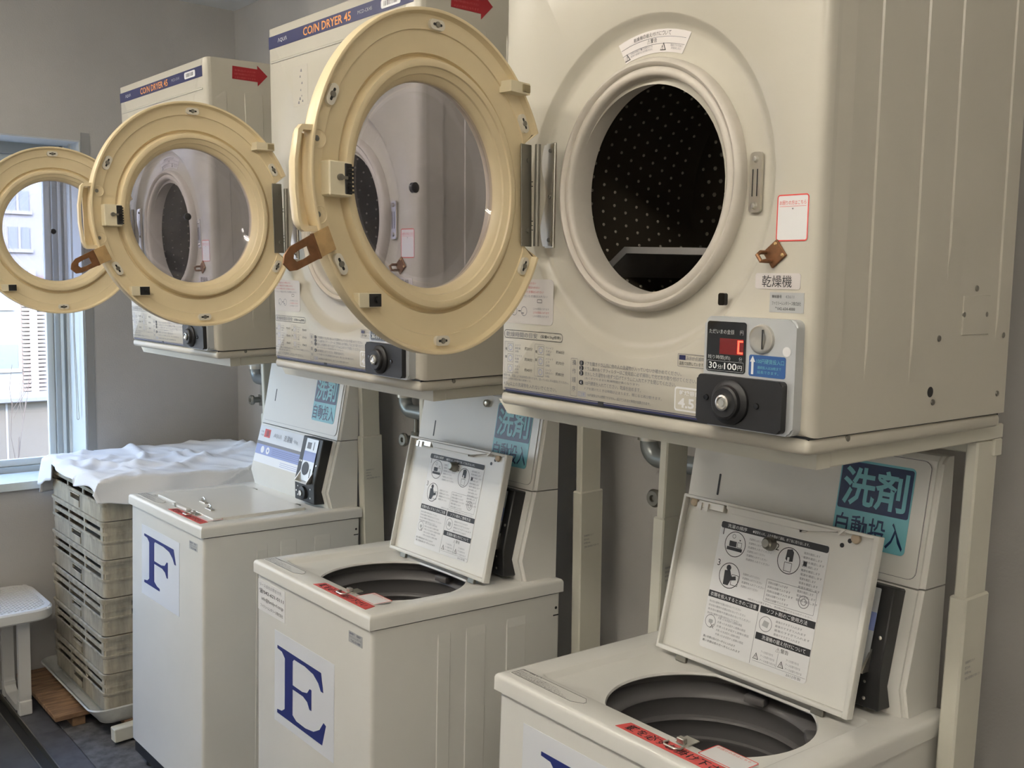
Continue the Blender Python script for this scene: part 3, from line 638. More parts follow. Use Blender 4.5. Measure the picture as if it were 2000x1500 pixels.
    for A, Bv in ((Fr[0], Fr[1]), (Fr[1], Fr[2]), (Fr[2], Fr[3]), (Fr[3], Fr[0])):
        for i in range(len(outer)-1): bm.faces.new((A[i], A[i+1], Bv[i+1], Bv[i]))
    obj('door_handle', bm, DOORP, door, smooth=45)
    bm = B(); box(bm, RH+0.226, RH+0.249, -0.0245, -0.0212, -0.069, 0.047); obj('handle_back', bm, DOORP, door, smooth=0)
    # latch block with its dark catch
    bm = B(); box(bm, RH+0.1790, RH+0.2165, -0.022, 0.0040, -0.0300, 0.0140, 0.0015, 1); obj('latch_block', bm, DOORP2, door)
    bm = B(); box(bm, RH+0.1785, RH+0.1910, -0.006, 0.0050, -0.0270, 0.0120, 0.001, 1)
    for i in range(7): box(bm, RH+0.1775, RH+0.1865, 0.0046, 0.0066, -0.0255+i*0.0052, -0.0228+i*0.0052)
    obj('latch_catch', bm, BLACK, door, smooth=0)
    bm = B(); cyl(bm, (RH+0.2000, 0.002, -0.0065), (RH+0.2000, 0.0085, -0.0065), 0.0042, 10); box(bm, RH+0.187, RH+0.200, 0.0035, 0.006, -0.0085, -0.0045); obj('latch_bolt', bm, DSTEEL, door)
    # hollow stop block (upper hinge side) and small bumper block (lower free side)
    bm = B()
    T = Matrix.Translation((RH-0.166, -0.002, 0.1600))
    for b_ in ((-0.022, 0.024, -0.016, 0.010, -0.0085, -0.0065), (-0.022, 0.024, -0.016, 0.010, 0.0065, 0.0085), (0.004, 0.024, -0.016, 0.010, -0.0065, 0.0065), (-0.022, 0.004, -0.016, -0.013, -0.0065, 0.0065), (-0.022, 0.004, 0.008, 0.010, -0.0065, 0.0065)): box(bm, *b_, T=T)
    obj('stop_block', bm, DOORP2, door, smooth=0)
    bm = B(); box(bm, RH-0.186, RH-0.170, 0.0070, 0.0104, 0.1545, 0.1655); obj('cavity_shade', bm, mat('cavity_shade_tan', (0.30, 0.24, 0.13), 0.6), door, smooth=0)  # dark panel on the block face, painted as shade inside the opening
    bm = B(); box(bm, RH+0.1270, RH+0.1660, -0.022, 0.0000, -0.1730, -0.1530, 0.001, 1); obj('bumper_block', bm, DOORP2, door)
    bm = B(); box(bm, RH+0.1270, RH+0.1480, -0.002, 0.0012, -0.1715, -0.1545); cyl(bm, (RH+0.134, 0.001, -0.163), (RH+0.134, 0.004, -0.163), 0.004, 10); obj('bumper_pad', bm, BLACK, door, smooth=0)
    # brown hasp strap at the lower free side
    T = Matrix.Translation((RH+0.212, 0.0015, -0.0830)) @ Matrix.Rotation(math.radians(24), 4, 'Y')
    bm = B(); box(bm, 0.000, 0.030, -0.0010, 0.0010, -0.0160, 0.0160, 0.0005, 1, T); hs = obj('hasp_plate', bm, BRASS, door)
    bm = B()
    out_ = [(0.028, 0.0160), (0.068, 0.0150), (0.080, 0.0090), (0.086, 0.0), (0.080, -0.0120), (0.070, -0.0150), (0.028, -0.0160)]
    inn_ = [(0.042, 0.0060), (0.055, 0.0062), (0.066, 0.0050), (0.069, 0.0), (0.066, -0.0055), (0.055, -0.0068), (0.042, -0.0060)]
    Q_ = [[bm.verts.new(T @ Vector((u, y, v))) for u, v in pl] for pl, y in ((out_, 0.0012), (inn_, 0.0012), (inn_, -0.0012), (out_, -0.0012))]
    for A, Bv in ((Q_[0], Q_[1]), (Q_[1], Q_[2]), (Q_[2], Q_[3]), (Q_[3], Q_[0])):
        for i in range(len(out_)): j = (i+1) % len(out_); bm.faces.new((A[i], A[j], Bv[j], Bv[i]))
    obj('hasp_strap', bm, BRONZE, door, smooth=30)
    bm = B(); cyl(bm, tuple(T @ Vector((0.029, 0.0, -0.0165))), tuple(T @ Vector((0.029, 0.0, 0.0165))), 0.0026, 10); obj('hasp_knuckle', bm, BRONZE, door)
    bm = B(); box(bm, 0.004, 0.030, -0.0115, -0.0095, -0.080, 0.080, 0.0005, 1)
    for zz in (0.055, -0.055): cyl(bm, (0.014, -0.0100, zz), (0.014, -0.0070, zz), 0.0036, 10)
    obj('hinge_leaf', bm, DSTEEL, door, smooth=30)
    bm = B()
    for zz in (0.022, 0.015, -0.040, -0.047, -0.054): box(bm, 0.001, 0.0045, -0.0118, -0.0092, zz, zz+0.0012)
    obj('hinge_marks', bm, BLACK, door, smooth=0)
    return root, door
def set_door(door, k):
    door.location = (0.1201, -0.0205, CZ + DOOR_DZ[k]); door.rotation_euler = (DOOR_TILT[k], 0, -DOOR_TH[k])
dryer0, door0 = make_dryer()
dryers = [dryer0] + [copy_tree(dryer0) for _ in range(2)]
labels = ['cream coin dryer farthest away beside the window, above the washer marked F', 'middle cream coin dryer above the washer marked E', 'nearest and largest coin dryer, showing its dark open drum and red digit display']
for k, r in enumerate(dryers):
    r.matrix_world = DRY[k]; tag(r, labels[k], 'dryer', 'coin dryers on stands')
    for ch in r.children:
        if ch.name.split('.')[0] == 'door': set_door(ch, k)
# faint remains of a picture sticker on the middle dryer
d = Dec((0, 0, 0), (1, 0, 0), (0, 0, 1), (0, -1, 0))
q = d.sticker('worn_sticker', [(0.125, 0.590), (0.195, 0.590), (0.195, 0.680), (0.125, 0.680)], mat('worn_film', (0.55, 0.52, 0.45), 0.3), dryers[1], h=0.0005, th=0.0003)
for u, v, s in ((0.165, 0.668, 0.004), (0.160, 0.655, 0.003), (0.168, 0.640, 0.003), (0.162, 0.625, 0.0025), (0.158, 0.606, 0.004), (0.170, 0.600, 0.003), (0.152, 0.598, 0.004), (0.166, 0.612, 0.002)): d.poly([(u-s, v-s*0.5), (u+s*0.8, v-s*0.7), (u+s*0.5, v+s), (u-s*0.4, v+s*0.8)], GREYINK, 0.0008)
d.done(q)

# ================================================================== STANDS
def floor_z(mt, x, y):  # local z at which the point (x, y) of a unit meets the floor
    r = mt.to_3x3(); return (0.0 - mt.translation.z - r[2][0]*x - r[2][1]*y) / r[2][2]
stand_labels = ['cream steel dryer stand behind the washer marked F, its foot bar by the crates', 'cream steel dryer stand whose post rises behind the washer marked E', 'cream steel dryer stand at the right edge under the nearest dryer']
for k in range(3):
    mt = DRY[k]
    root = empty('dryer_stand', stand_labels[k], 'stand', 'dryer stands', mtx=mt)
    bm = B(); prism(bm, [(-0.062, -0.0232), (0.612, -0.0232), (0.612, -0.047), (-0.036, -0.047)], XZ, 0.048, 0.078); obj('front_beam', bm, STANDM, root, smooth=0)
    for x0_ in (-0.062, 0.578):
        bm = B(); box(bm, x0_, x0_+0.034, 0.079, 0.545, -0.047, -0.0232, 0.002, 1); obj('side_rail', bm, STANDM, root)
    bm = B(); box(bm, -0.062, 0.612, 0.520, 0.545, -0.075, -0.0475, 0.002, 1); obj('back_beam', bm, STANDM, root)
    sl = 0.0 if k < 2 else 0.03
    for x0_, x1_ in ((-0.062, -0.040), (0.588, 0.608)):
        ya, yb = 0.475, 0.540; zf = floor_z(mt, x0_, ya)
        for nm, zt, zb, g in (('post', -0.0475, -0.330, 0.0), ('post_sleeve', -0.298, zf+0.037, 0.0045)):
            bm = B(); box(bm, x0_-g, x1_+g, ya-g, yb+g, zb, zt, 0.003, 1)
            # posts stand a little out of plumb
            for v in bm.verts: v.co.y += (v.co.z+0.0475)*sl*0.6; v.co.x += (v.co.z+0.0475)*sl*0.35
            o = obj(nm, bm, STANDM, root)
            if nm == 'post_sleeve':
                xc = x1_+g + (-0.42+0.0475)*sl*0.35 + 0.0004
                ds = Dec((xc, (ya+yb)/2 + (-0.42+0.0475)*sl*0.6, -0.42), (0, 1, 0), (0, 0, 1), (1, 0, 0))
                for i, t in enumerate(('乾燥機専用スタンド', '型式 DS-45', '耐荷重 60kg', 'ご使用前に取扱説明書を必ずお読みください')):
                    ds.text(t, -0.026, 0.014 - i*0.009, 0.0050, GREYINK, width=(0.030, 0.016, 0.020, 0.050)[i])
                ds.done(o)
    for x0_ in (-0.142, 0.640):
        zf = floor_z(mt, x0_, 0.0)
        yf_ = -0.047 - (0.0331, 0.0199, 0.0027)[k]*1.385
        bm = B(); box(bm, x0_, x0_+0.040, yf_, 0.489, zf+0.012, zf+0.060, 0.003, 1); obj('foot_bar', bm, STANDM, root)
        for yy in (-0.02, 0.48):
            bm = B(); cyl(bm, (x0_+0.02, yy, floor_z(mt, x0_, yy)), (x0_+0.02, yy, zf+0.014), 0.014, 14); obj('levelling_foot', bm, BLACK, root)
    zf = floor_z(mt, 0.3, 0.5)
    bm = B(); box(bm, -0.142, 0.680, 0.490, 0.548, zf+0.006, zf+0.036, 0.003, 1); obj('floor_beam', bm, STANDM, root)

# ================================================================== WASHERS
WW, WD = 0.566, 0.523
LX, LY, LW, LV = 0.076, 0.335, 0.417, 0.298
HX, HY, HR = 0.312, 0.210, 0.173
def slope_frame(y0_, z0_, y1_, z1_):
    V = Vector((0, y1_-y0_, z1_-z0_)).normalized(); N = Vector((1, 0, 0)).cross(V); return Dec((0, y0_, z0_), (1, 0, 0), V, N)
PB, PK, PS, PT = (0.424, 0.0), (0.409, 0.050), (0.447, 0.209), (0.484, 0.425)
def make_washer():
    root = empty('coin_washer', mtx=WAS[0])
    # cabinet
    bm = B(); rr_ = rrect(0.005, WW-0.005, 0.008, WD-0.004, 0.010, 4)
    loops(bm, [[(x, y, -0.812) for x, y in rrect(0.010, WW-0.010, 0.013, WD-0.009, 0.008, 4)], [(x, y, -0.808) for x, y in rr_], [(x, y, -0.0345) for x, y in rr_], [(x, y, -0.0345) for x, y in rrect(0.012, WW-0.012, 0.015, WD-0.011, 0.008, 4)]])
    obj('cabinet', bm, WASH, root)
    bm = B(); box(bm, 0.012, WW-0.012, 0.016, WD-0.012, -0.852, -0.813, 0.0); obj('plinth', bm, BLACK, root, smooth=0)
    for ya, yb in ((0.170, 0.205), (0.245, 0.300), (0.358, 0.415)):
        for xs in (0, 1): obj('pressed_rib', rib(B(), WW-0.005 if xs else 0.005, 1 if xs else -1, ya, yb, -0.76, -0.070, 0.0020), WASH, root, smooth=0)
    bm = B(); cyl(bm, (WW-0.006, 0.505, -0.068), (WW-0.0044, 0.505, -0.068), 0.0035, 12); obj('side_hole', bm, BLACK, root)
    bm = B(); box(bm, WW-0.006, WW-0.0044, 0.497, 0.513, -0.087, -0.084); obj('side_slot', bm, BLACK, root, smooth=0)
    # top panel: rim, sunken lid bed, hole
    per = perim(0, WW, 0, WD, 28)
    cl = lambda p, i: (min(max(p[0], i), WW-i), min(max(p[1], i), WD-i))
    R = [[(x, y, -0.031) for x, y in per]]
    for i, z in ((0.0, -0.009), (0.0012, -0.0045), (0.004, -0.0014), (0.009, 0.0)): R.append([(*cl(p, i), z) for p in per])
    def rectray(x0_, x1_, y0_, y1_):
        out = []
        for x, y in per:
            dx, dy = x-HX, y-HY; t = min([((x1_ if dx > 0 else x0_)-HX)/dx if abs(dx) > 1e-9 else 9e9, ((y1_ if dy > 0 else y0_)-HY)/dy if abs(dy) > 1e-9 else 9e9]); out.append((HX+dx*t, HY+dy*t))
        return out
    for g, z in ((0.0, 0.0), (0.003, -0.0015), (0.010, -0.0105), (0.014, -0.012)):
        R.append([(x, y, z) for x, y in rectray(0.052+g, 0.512-g, 0.060+g, 0.372-g)])
    hole = []
    for x, y in circ_pts(per, HX, HY, HR):
        yy = max(y, 0.080 + 0.02*((x-HX)/HR)**2*0); yy = y if y > 0.080 else 0.080 + (y-0.080)*0.12; yy = min(yy, 0.350 + max(0, yy-0.350)*0.1); hole.append((x, yy))
    R.append([(x, y, -0.012) for x, y in hole]); R.append([(HX+(x-HX)*0.99, HY+(y-HY)*0.99, -0.016) for x, y in hole]); R.append([(HX+(x-HX)*1.01, HY+(y-HY)*1.01, -0.019) for x, y in hole])
    bm = B(); loops(bm, R); obj('top_panel', bm, WASH, root, smooth=40)
    bm = B(); box(bm, 0.010, WW-0.010, 0.012, WD-0.010, -0.036, -0.029)
    bm.faces.ensure_lookup_table()
    for f in list(bm.faces):
        if abs(f.calc_center_median().z + 0.0325) > 0.003: bmesh.ops.delete(bm, geom=[f], context='FACES_ONLY')
    obj('seam', bm, GREYINK, root, smooth=0)
    # tub with stepped balance ring
    bm = B(); lathe(bm, [(0.205, -0.019), (0.203, -0.040), (0.178, -0.044), (0.168, -0.053), (0.1665, -0.058), (0.1720, -0.066), (0.1760, -0.082), (0.1760, -0.094), (0.170, -0.097), (0.168, -0.101), (0.1735, -0.108), (0.1760, -0.120), (0.1755, -0.134), (0.171, -0.137), (0.171, -0.142), (0.176, -0.150), (0.176, -0.40), (0.165, -0.415), (0.06, -0.42), (0.05, -0.39), (0.0, -0.385)], (HX, HY+0.004, 0), (0, 0, 1), 72); obj('tub', bm, DGREY, root, smooth=35)
    for an in (100, 40):
        a = math.radians(an); bm = B(); T = Matrix.Translation((HX+0.165*math.cos(a), HY+0.165*math.sin(a), -0.038)) @ Matrix.Rotation(a, 4, 'Z'); box(bm, -0.010, 0.014, -0.020, 0.020, -0.010, 0.004, 0.003, 2, T); obj('tub_clip', bm, DGREY, root)
    # console
    bm = B(); prism(bm, [(PB[0], -0.002), PK, (PS[0], PS[1]-0.0012), (0.520, PS[1]-0.0012), (0.520, -0.002)], YZ, 0.022, 0.540)
    bmesh.ops.bevel(bm, geom=[e for e in bm.edges if all(v.co.y < 0.5 for v in e.verts) and abs(e.verts[0].co.x - e.verts[1].co.x) < 1e-6], offset=0.008, segments=3, affect='EDGES'); obj('console_lower', bm, WASH, root)
    bm = B(); prism(bm, [(PS[0]+0.002, PS[1]+0.0012), (PT[0]-0.001, PT[1]-0.008), (PT[0]+0.008, PT[1]), (0.520, PT[1]), (0.520, PS[1]+0.0012)], YZ, 0.022, 0.540)
    bmesh.ops.bevel(bm, geom=[e for e in bm.edges if all(v.co.y < 0.5 for v in e.verts) and abs(e.verts[0].co.x - e.verts[1].co.x) < 1e-6], offset=0.008, segments=3, affect='EDGES'); obj('console_upper', bm, WASH, root)
    up = slope_frame(PS[0]+0.002, PS[1]+0.0012, PT[0]-0.001, PT[1]-0.008)
    hatch = up.sticker('detergent_hatch', rrect(0.034, 0.524, 0.012, 0.207, 0.014, 6), WASH, root, th=0.002, h=0.0022)
    up.outline(0.033, 0.525, 0.011, 0.208, 0.0012, GREYINK, h=0.0006, r=0.015, name='hatch_gap')
    up.rect(0.1000, 0.1045, 0.080, 0.122, BLACK, 0.0028, 0.002, name='hatch_slot')
    up.done(hatch)
    stc = up.sticker('detergent_sticker', rrect(0.362, 0.500, 0.046, 0.192, 0.008, 5), CYAN, root, th=0.0006, h=0.0030)
    up.rect(0.3645, 0.4975, 0.106, 0.188, DNAVY, 0.0034, 0.004); up.text('洗剤', 0.3705, 0.1130, 0.068, CYAN, width=0.121, h=0.0040, bold=0.022)
    up.text('自動投入', 0.3665, 0.0520, 0.046, DNAVY, width=0.129, h=0.0036, bold=0.006)
    up.done(stc)
    lo = slope_frame(PK[0], PK[1], PS[0], PS[1])
    cpn = lo.sticker('control_panel', rrect(0.034, 0.384, 0.030, 0.155, 0.004), PAPER, root, h=0.0010)
    lo.rect(0.034, 0.384, 0.092, 0.102, GREYINK, 0.0015); lo.rect(0.034, 0.384, 0.058, 0.092, LILAC, 0.0015)
    lo.rect(0.072, 0.112, 0.118, 0.146, RED, 0.0016, 0.002, name='digit_window'); lo.rect(0.086, 0.104, 0.122, 0.142, REDARROW, 0.0019)
    lo.text('ΛQUΛ', 0.140, 0.122, 0.016, GREYLAB, width=0.055, h=0.0018); lo.text('洗濯機', 0.212, 0.120, 0.020, GREYINK, width=0.056, h=0.0018); lo.text('4.5kg', 0.276, 0.121, 0.012, GREYLAB, width=0.030, h=0.0018)
    lo.ring(0.082, 0.075, 0.012, 0.012, PAPER, 0.0018); lo.ring(0.120, 0.075, 0.012, 0.007, PAPER, 0.0018)
    for i in range(4): lo.rect(0.150, 0.372, 0.066+i*0.006, 0.0668+i*0.006, NAVY, 0.0018)
    for i in range(3): lo.rect(0.220, 0.372, 0.036+i*0.006, 0.0372+i*0.006, LILAC, 0.0016)
    for i in range(2): lo.text('残り時間', 0.046, 0.132-i*0.012, 0.006, GREYINK, width=0.020, h=0.0018)
    lo.done(cpn)
    # coin box standing proud of the console
    bm = B(); prism(bm, [(0.425, 0.010), (0.385, 0.012), (0.383, 0.075), (0.414, 0.212), (0.450, 0.205)], YZ, 0.388, 0.512)
    bmesh.ops.bevel(bm, geom=list(bm.edges), offset=0.0025, segments=1, affect='EDGES'); cbx = obj('coin_box', bm, BLACK, root)
    cf = slope_frame(0.383, 0.078, 0.414, 0.212)
    cf.rect(0.418, 0.490, 0.0, 0.132, SILVER, 0.0022, 0.002, name='coin_plate'); cf.rect(0.418, 0.490, 0.062, 0.092, LILAC, 0.0026); cf.rect(0.428, 0.452, 0.100, 0.120, GREYINK, 0.0026); cf.rect(0.466, 0.470, 0.098, 0.124, GREYINK, 0.0026)
    cf.ring(0.444, 0.038, 0.021, 0.021, BLACK, 0.0030, name='coin_knob'); cf.rect(0.474, 0.477, 0.012, 0.040, BLACK, 0.0028); cf.done(cbx)
    bm = B(); prism(bm, [(0.383, 0.075), (0.366, 0.078), (0.391, 0.110)], YZ, 0.416, 0.420); prism(bm, [(0.383, 0.075), (0.366, 0.078), (0.391, 0.110)], YZ, 0.488, 0.492); box(bm, 0.416, 0.492, 0.366, 0.385, 0.074, 0.078); obj('coin_shield', bm, STEEL, cbx, smooth=0)
    bm = B(); lathe(bm, [(0.021, 0), (0.020, -0.008), (0.014, -0.010), (0, -0.010)], (0.446, 0.384, 0.040), (0, 1, 0), 24); obj('box_lock', bm, BLACK, cbx)
    bm = B(); lathe(bm, [(0.0085, -0.009), (0.0085, -0.014), (0, -0.015)], (0.446, 0.384, 0.040), (0, 1, 0), 18); obj('box_lock_core', bm, STEEL, cbx)
    for x, z in ((0.408, 0.028), (0.408, 0.056), (0.486, 0.028), (0.486, 0.056), (0.398, 0.040)):
        bm = B(); lathe(bm, [(0.0032, 0), (0, -0.002)], (x, 0.384, z), (0, 1, 0), 8); obj('rivet', bm, STEEL, cbx)
    for u, v in ((0.3985, 0.058), (0.4085, 0.058), (0.502, 0.054)):
        bm = B(); p = cf.P(u, v, 0.001); lathe(bm, [(0.0036, 0), (0, 0.002)], p, cf.N, 8); obj('rivet', bm, STEEL, cbx)
    # prints and bits on the top rim
    tp = Dec((0, 0, 0), (1, 0, 0), (0, 1, 0), (0, 0, 1))
    q = tp.sticker('notice_sticker', [(0.018, 0.020), (0.176, 0.020), (0.196, 0.032), (0.196, 0.040), (0.184, 0.052), (0.018, 0.052)], WASH, root)
    for (ua, va), (ub, vb) in zip([(0.020, 0.022), (0.175, 0.022), (0.194, 0.033), (0.194, 0.0395), (0.183, 0.050), (0.020, 0.050)], [(0.175, 0.022), (0.194, 0.033), (0.194, 0.0395), (0.183, 0.050), (0.020, 0.050), (0.020, 0.022)]):
        l_ = math.hypot(ub-ua, vb-va); nx_, ny_ = -(vb-va)/l_*0.0004, (ub-ua)/l_*0.0004
        tp.poly([(ua-nx_, va-ny_), (ub-nx_, vb-ny_), (ub+nx_, vb+ny_), (ua+nx_, va+ny_)], INK, 0.0011)
    tp.text('お願い', 0.022, 0.0455, 0.0045, INK, width=0.050)
    for i, t in enumerate(('洗濯の前にポケットの中のものを確かめてください。', '防水性のものや油の付いた衣類は入れないでください。', '運転中はふたを開けないでください。', '洗い終わった洗濯物は早めに取り出してください。')): tp.text(t, 0.024, 0.0385 - i*0.0050, 0.0038, INK, width=0.10 + 0.012*i)
    tp.done(q)
    tape = tp.sticker('red_tape', [(0.285, 0.016), (0.520, 0.016), (0.512, 0.044), (0.292, 0.044)], REDTAPE, root)
    tp.text('鍵を必ずお掛け下さい', 0.300, 0.0200, 0.0200, INK, width=0.200, bold=0.01); tp.done(tape)
    q = tp.sticker('help_sticker', rrect(0.425, 0.502, 0.046, 0.094, 0.004), WHITEP, root, h=0.0012, th=0.0009); tp.outline(0.425, 0.502, 0.046, 0.094, 0.0018, RED, r=0.004, h=0.0015)
    tp.text('お困りの方はこちら', 0.430, 0.084, 0.006, RED, width=0.062, h=0.0015); tp.done(q)
    bm = B(); box(bm, 0.378, 0.404, 0.050, 0.078, 0.0005, 0.003, 0.0008, 1); box(bm, 0.384, 0.398, 0.046, 0.056, 0.003, 0.011, 0.001, 1); lt = obj('latch_keeper', bm, STEEL, root)
    bm = B(); tube(bm, [(0.374, 0.040, 0.003), (0.374, 0.030, 0.004), (0.380, 0.024, 0.004), (0.400, 0.024, 0.004), (0.406, 0.030, 0.004), (0.406, 0.046, 0.006)], 0.0018, 6); obj('latch_loop', bm, STEEL, lt)
    q = Dec((0, 0.008, 0), (1, 0, 0), (0, 0, 1), (0, -1, 0)); s_ = q.sticker('serial_label', [(0.466, -0.080), (0.524, -0.080), (0.524, -0.056), (0.466, -0.056)], GREYLAB, root)
    q.text('機械番号', 0.470, -0.0625, 0.0050, NAVY, width=0.022); q.text('43614', 0.500, -0.0625, 0.0050, NAVY, width=0.016); q.text('ファミリーレンタリース', 0.470, -0.0700, 0.0055, NAVY, width=0.050); q.text('℡042-654-4888', 0.476, -0.0775, 0.0050, NAVY, width=0.040); q.done(s_)
    # ---- lid (x, v from hinge, n = underside)
    bm = B(); box(bm, 0.0, LW, 0.0, LV, -0.016, -0.0125, 0.0014, 1)
    for b_ in ((0.0, 0.006, 0.0, LV, -0.0145, 0.0), (LW-0.010, LW, 0.0, LV, -0.0145, 0.002), (0.004, LW-0.004, 0.0, 0.008, -0.0145, 0.0), (0.004, LW-0.004, LV-0.006, LV, -0.0145, 0.001)): box(bm, *b_, bev=0.0018, seg=2)
    lid = obj('lid', bm, WASH, root)
    bm = B(); prism(bm, [(0.108, LV-0.001), (0.108, LV-0.010), (0.122, LV-0.022), (0.270, LV-0.022), (0.285, LV-0.012), (0.345, LV-0.012), (0.356, LV-0.001)], XY, -0.0125, 0.008)
    bmesh.ops.bevel(bm, geom=[e for e in bm.edges if all(v.co.z > 0.002 for v in e.verts)], offset=0.005, segments=3, affect='EDGES'); obj('lid_grip', bm, WASH, lid)
    bm = B(); box(bm, 0.040, 0.100, LV-0.020, LV-0.006, -0.0125, 0.0005, 0.001, 1); box(bm, 0.040, 0.050, LV-0.024, LV-0.010, 0.0005, 0.004); box(bm, 0.056, 0.066, LV-0.024, LV-0.010, 0.0005, 0.004); obj('lid_latch', bm, STEEL, lid, smooth=30)
    for u in (0.022, 0.370):
        bm = B(); lathe(bm, [(0.009, 0.0), (0.008, 0.004), (0.004, 0.006), (0, 0.006)], (u, LV-0.012, -0.011), (0, 0, 1), 18); obj('rubber_stop', bm, mat('tan_rubber', (0.52, 0.42, 0.30), 0.6), lid)
    bm = B(); lathe(bm, [(0.0125, 0.0), (0.0125, 0.006), (0.0105, 0.009), (0.0105, 0.014), (0.007, 0.018), (0, 0.018)], (0.207, 0.243, -0.0120), (0, 0, 1), 20); obj('lid_lock_knob', bm, DSTEEL, lid)
    for u, v in ((0.345, 0.282), (0.358, 0.292)):
        bm = B(); cyl(bm, (u, v-0.012, -0.0127), (u, v-0.012, -0.0118), 0.004, 10); obj('rivet_hole', bm, BLACK, lid)
    for u in (0.06, LW-0.06):
        bm = B(); box(bm, u-0.012, u+0.012, -0.012, 0.004, -0.014, -0.006, 0.001, 1); obj('lid_hinge', bm, DSTEEL, lid, smooth=0)
    ld = Dec((0, 0, -0.0125), (1, 0, 0), (0, 1, 0), (0, 0, 1))
    sh = ld.sticker('instruction_sheet', rrect(0.092, 0.324, 0.028, 0.264, 0.006), WHITEP, lid)
    ld.rect(0.093, 0.323, 0.251, 0.263, INK, 0.0012, 0.004); ld.text('洗濯の順序', 0.108, 0.2535, 0.0070, WHITEP, width=0.044, h=0.0016); ld.text('●硬貨を入れ、ふたを閉めて運転。終了後に取り出します。', 0.165, 0.2540, 0.0056, WHITEP, width=0.120, h=0.0016)
    for nb, (u, v) in (('1', (0.131, 0.226)), ('2', (0.249, 0.222)), ('3', (0.131, 0.168))): ld.ring(u, v, 0.0235, 0.0014, INK); ld.text(nb, u-0.031, v+0.013, 0.0120, INK)
    ld.rect(0.114, 0.148, 0.214, 0.220, INK, 0.0011); ld.rect(0.118, 0.134, 0.221, 0.231, INK, 0.0011); ld.outline(0.136, 0.146, 0.221, 0.231, 0.0008, INK, r=0.0008); ld.ring(0.126, 0.240, 0.004, 0.001, GREYINK); ld.poly([(0.1385, 0.236), (0.1425, 0.236), (0.1405, 0.233)], INK, 0.0011)
    ld.poly([(0.243, 0.241), (0.253, 0.243), (0.257, 0.238), (0.257, 0.222), (0.247, 0.220), (0.242, 0.224)], INK, 0.0011); ld.outline(0.241, 0.257, 0.203, 0.219, 0.0009, INK, r=0.001); ld.rect(0.246, 0.250, 0.219, 0.228, WHITEP, 0.0016)
    ld.ring(0.127, 0.182, 0.0052, 0.0052, INK); ld.poly([(0.119, 0.176), (0.131, 0.178), (0.136, 0.167), (0.145, 0.170), (0.147, 0.163), (0.135, 0.160), (0.131, 0.150), (0.120, 0.150)], INK, 0.0011); ld.outline(0.136, 0.152, 0.152, 0.172, 0.0010, INK, r=0.001)
    def lines(u, v, n_, w_, s_=0.0042, m_=GREYINK, tx='洗濯物を入れてください'):
        for i in range(n_): ld.text(tx, u, v - i*s_*1.75, s_, m_, width=w_*(0.75 + 0.25*((i*7) % 3)/2))
    lines(0.160, 0.240, 6, 0.052); lines(0.277, 0.240, 12, 0.043, tx='電源を確認します'); lines(0.160, 0.176, 4, 0.050); ld.rect(0.279, 0.286, 0.220, 0.228, INK, 0.0011)
    ld.outline(0.212, 0.316, 0.142, 0.182, 0.0006, GREYINK, r=0.002); lines(0.216, 0.174, 5, 0.055, tx='洗剤は自動で入ります'); ld.ring(0.293, 0.160, 0.011, 0.0012, GREYINK); ld.ring(0.293, 0.160, 0.006, 0.0012, GREYINK)
    ld.text('※粉石けんは使えません。漂白剤は薄めてから入れてください。', 0.180, 0.1360, 0.0036, GREYINK, width=0.136)
    ld.rect(0.093, 0.206, 0.1215, 0.1335, INK, 0.0012); ld.text('衣類を投入するときのご注意', 0.0975, 0.1238, 0.0076, WHITEP, width=0.104, h=0.0016)
    ld.rect(0.210, 0.323, 0.1215, 0.1335, INK, 0.0012); ld.text('ソフト剤のご使用方法', 0.224, 0.1238, 0.0076, WHITEP, width=0.084, h=0.0016)
    lines(0.098, 0.112, 4, 0.096, tx='防水性の敷物や衣類は洗わないでください'); ld.ring(0.108, 0.078, 0.012, 0.0010, GREYINK); ld.rect(0.104, 0.113, 0.0745, 0.0815, GREYLAB, 0.0011, 0.002); ld.text('✕', 0.113, 0.066, 0.009, INK, align='c')
    lines(0.124, 0.086, 5, 0.072, tx='片寄ったまま回すと故障の原因'); lines(0.098, 0.047, 2, 0.098, m_=INK, tx='重い衣類は底の方へ平らに入れます')
    ld.ring(0.226, 0.104, 0.0135, 0.0010, GREYINK); ld.poly([(0.219, 0.100), (0.231, 0.098), (0.233, 0.108), (0.222, 0.110)], GREYLAB, 0.0011); lines(0.246, 0.112, 4, 0.072, tx='最後のすすぎで入れます')
    ld.rect(0.207, 0.2075, 0.030, 0.120, GREYINK, 0.0011)
    ld.rect(0.210, 0.323, 0.0745, 0.0865, INK, 0.0012); ld.text('洗濯機の据え付けについて', 0.224, 0.0768, 0.0076, WHITEP, width=0.090, h=0.0016)
    ld.text('⚠警告', 0.256, 0.0640, 0.0078, INK, width=0.026)
    for u in (0.218, 0.271):
        ld.poly([(u-0.006, 0.0400), (u+0.006, 0.0400), (u, 0.0515)], INK, 0.0011); ld.poly([(u-0.0042, 0.0410), (u+0.0042, 0.0410), (u, 0.0492)], WHITEP, 0.0016); ld.text('!', u, 0.0418, 0.0055, INK, align='c', h=0.0020, bold=0.03)
        lines(u+0.009, 0.054, 3, 0.034, tx='アースを取り付ける')
    ld.rect(0.262, 0.2624, 0.038, 0.062, GREYINK, 0.0011); ld.rect(0.212, 0.322, 0.0365, 0.0369, GREYINK, 0.0011); ld.text('2012年製', 0.284, 0.0300, 0.0052, GREYINK, width=0.030)
    ld.done(sh)
    return root
washer0 = make_washer()
washers = [washer0] + [copy_tree(washer0) for _ in range(2)]
wl = ['white coin washing machine marked F with its lid closed', 'middle white coin washing machine marked E with its lid raised', 'nearest white coin washing machine with raised lid, cut by the bottom edge']
LEAN = 0.21
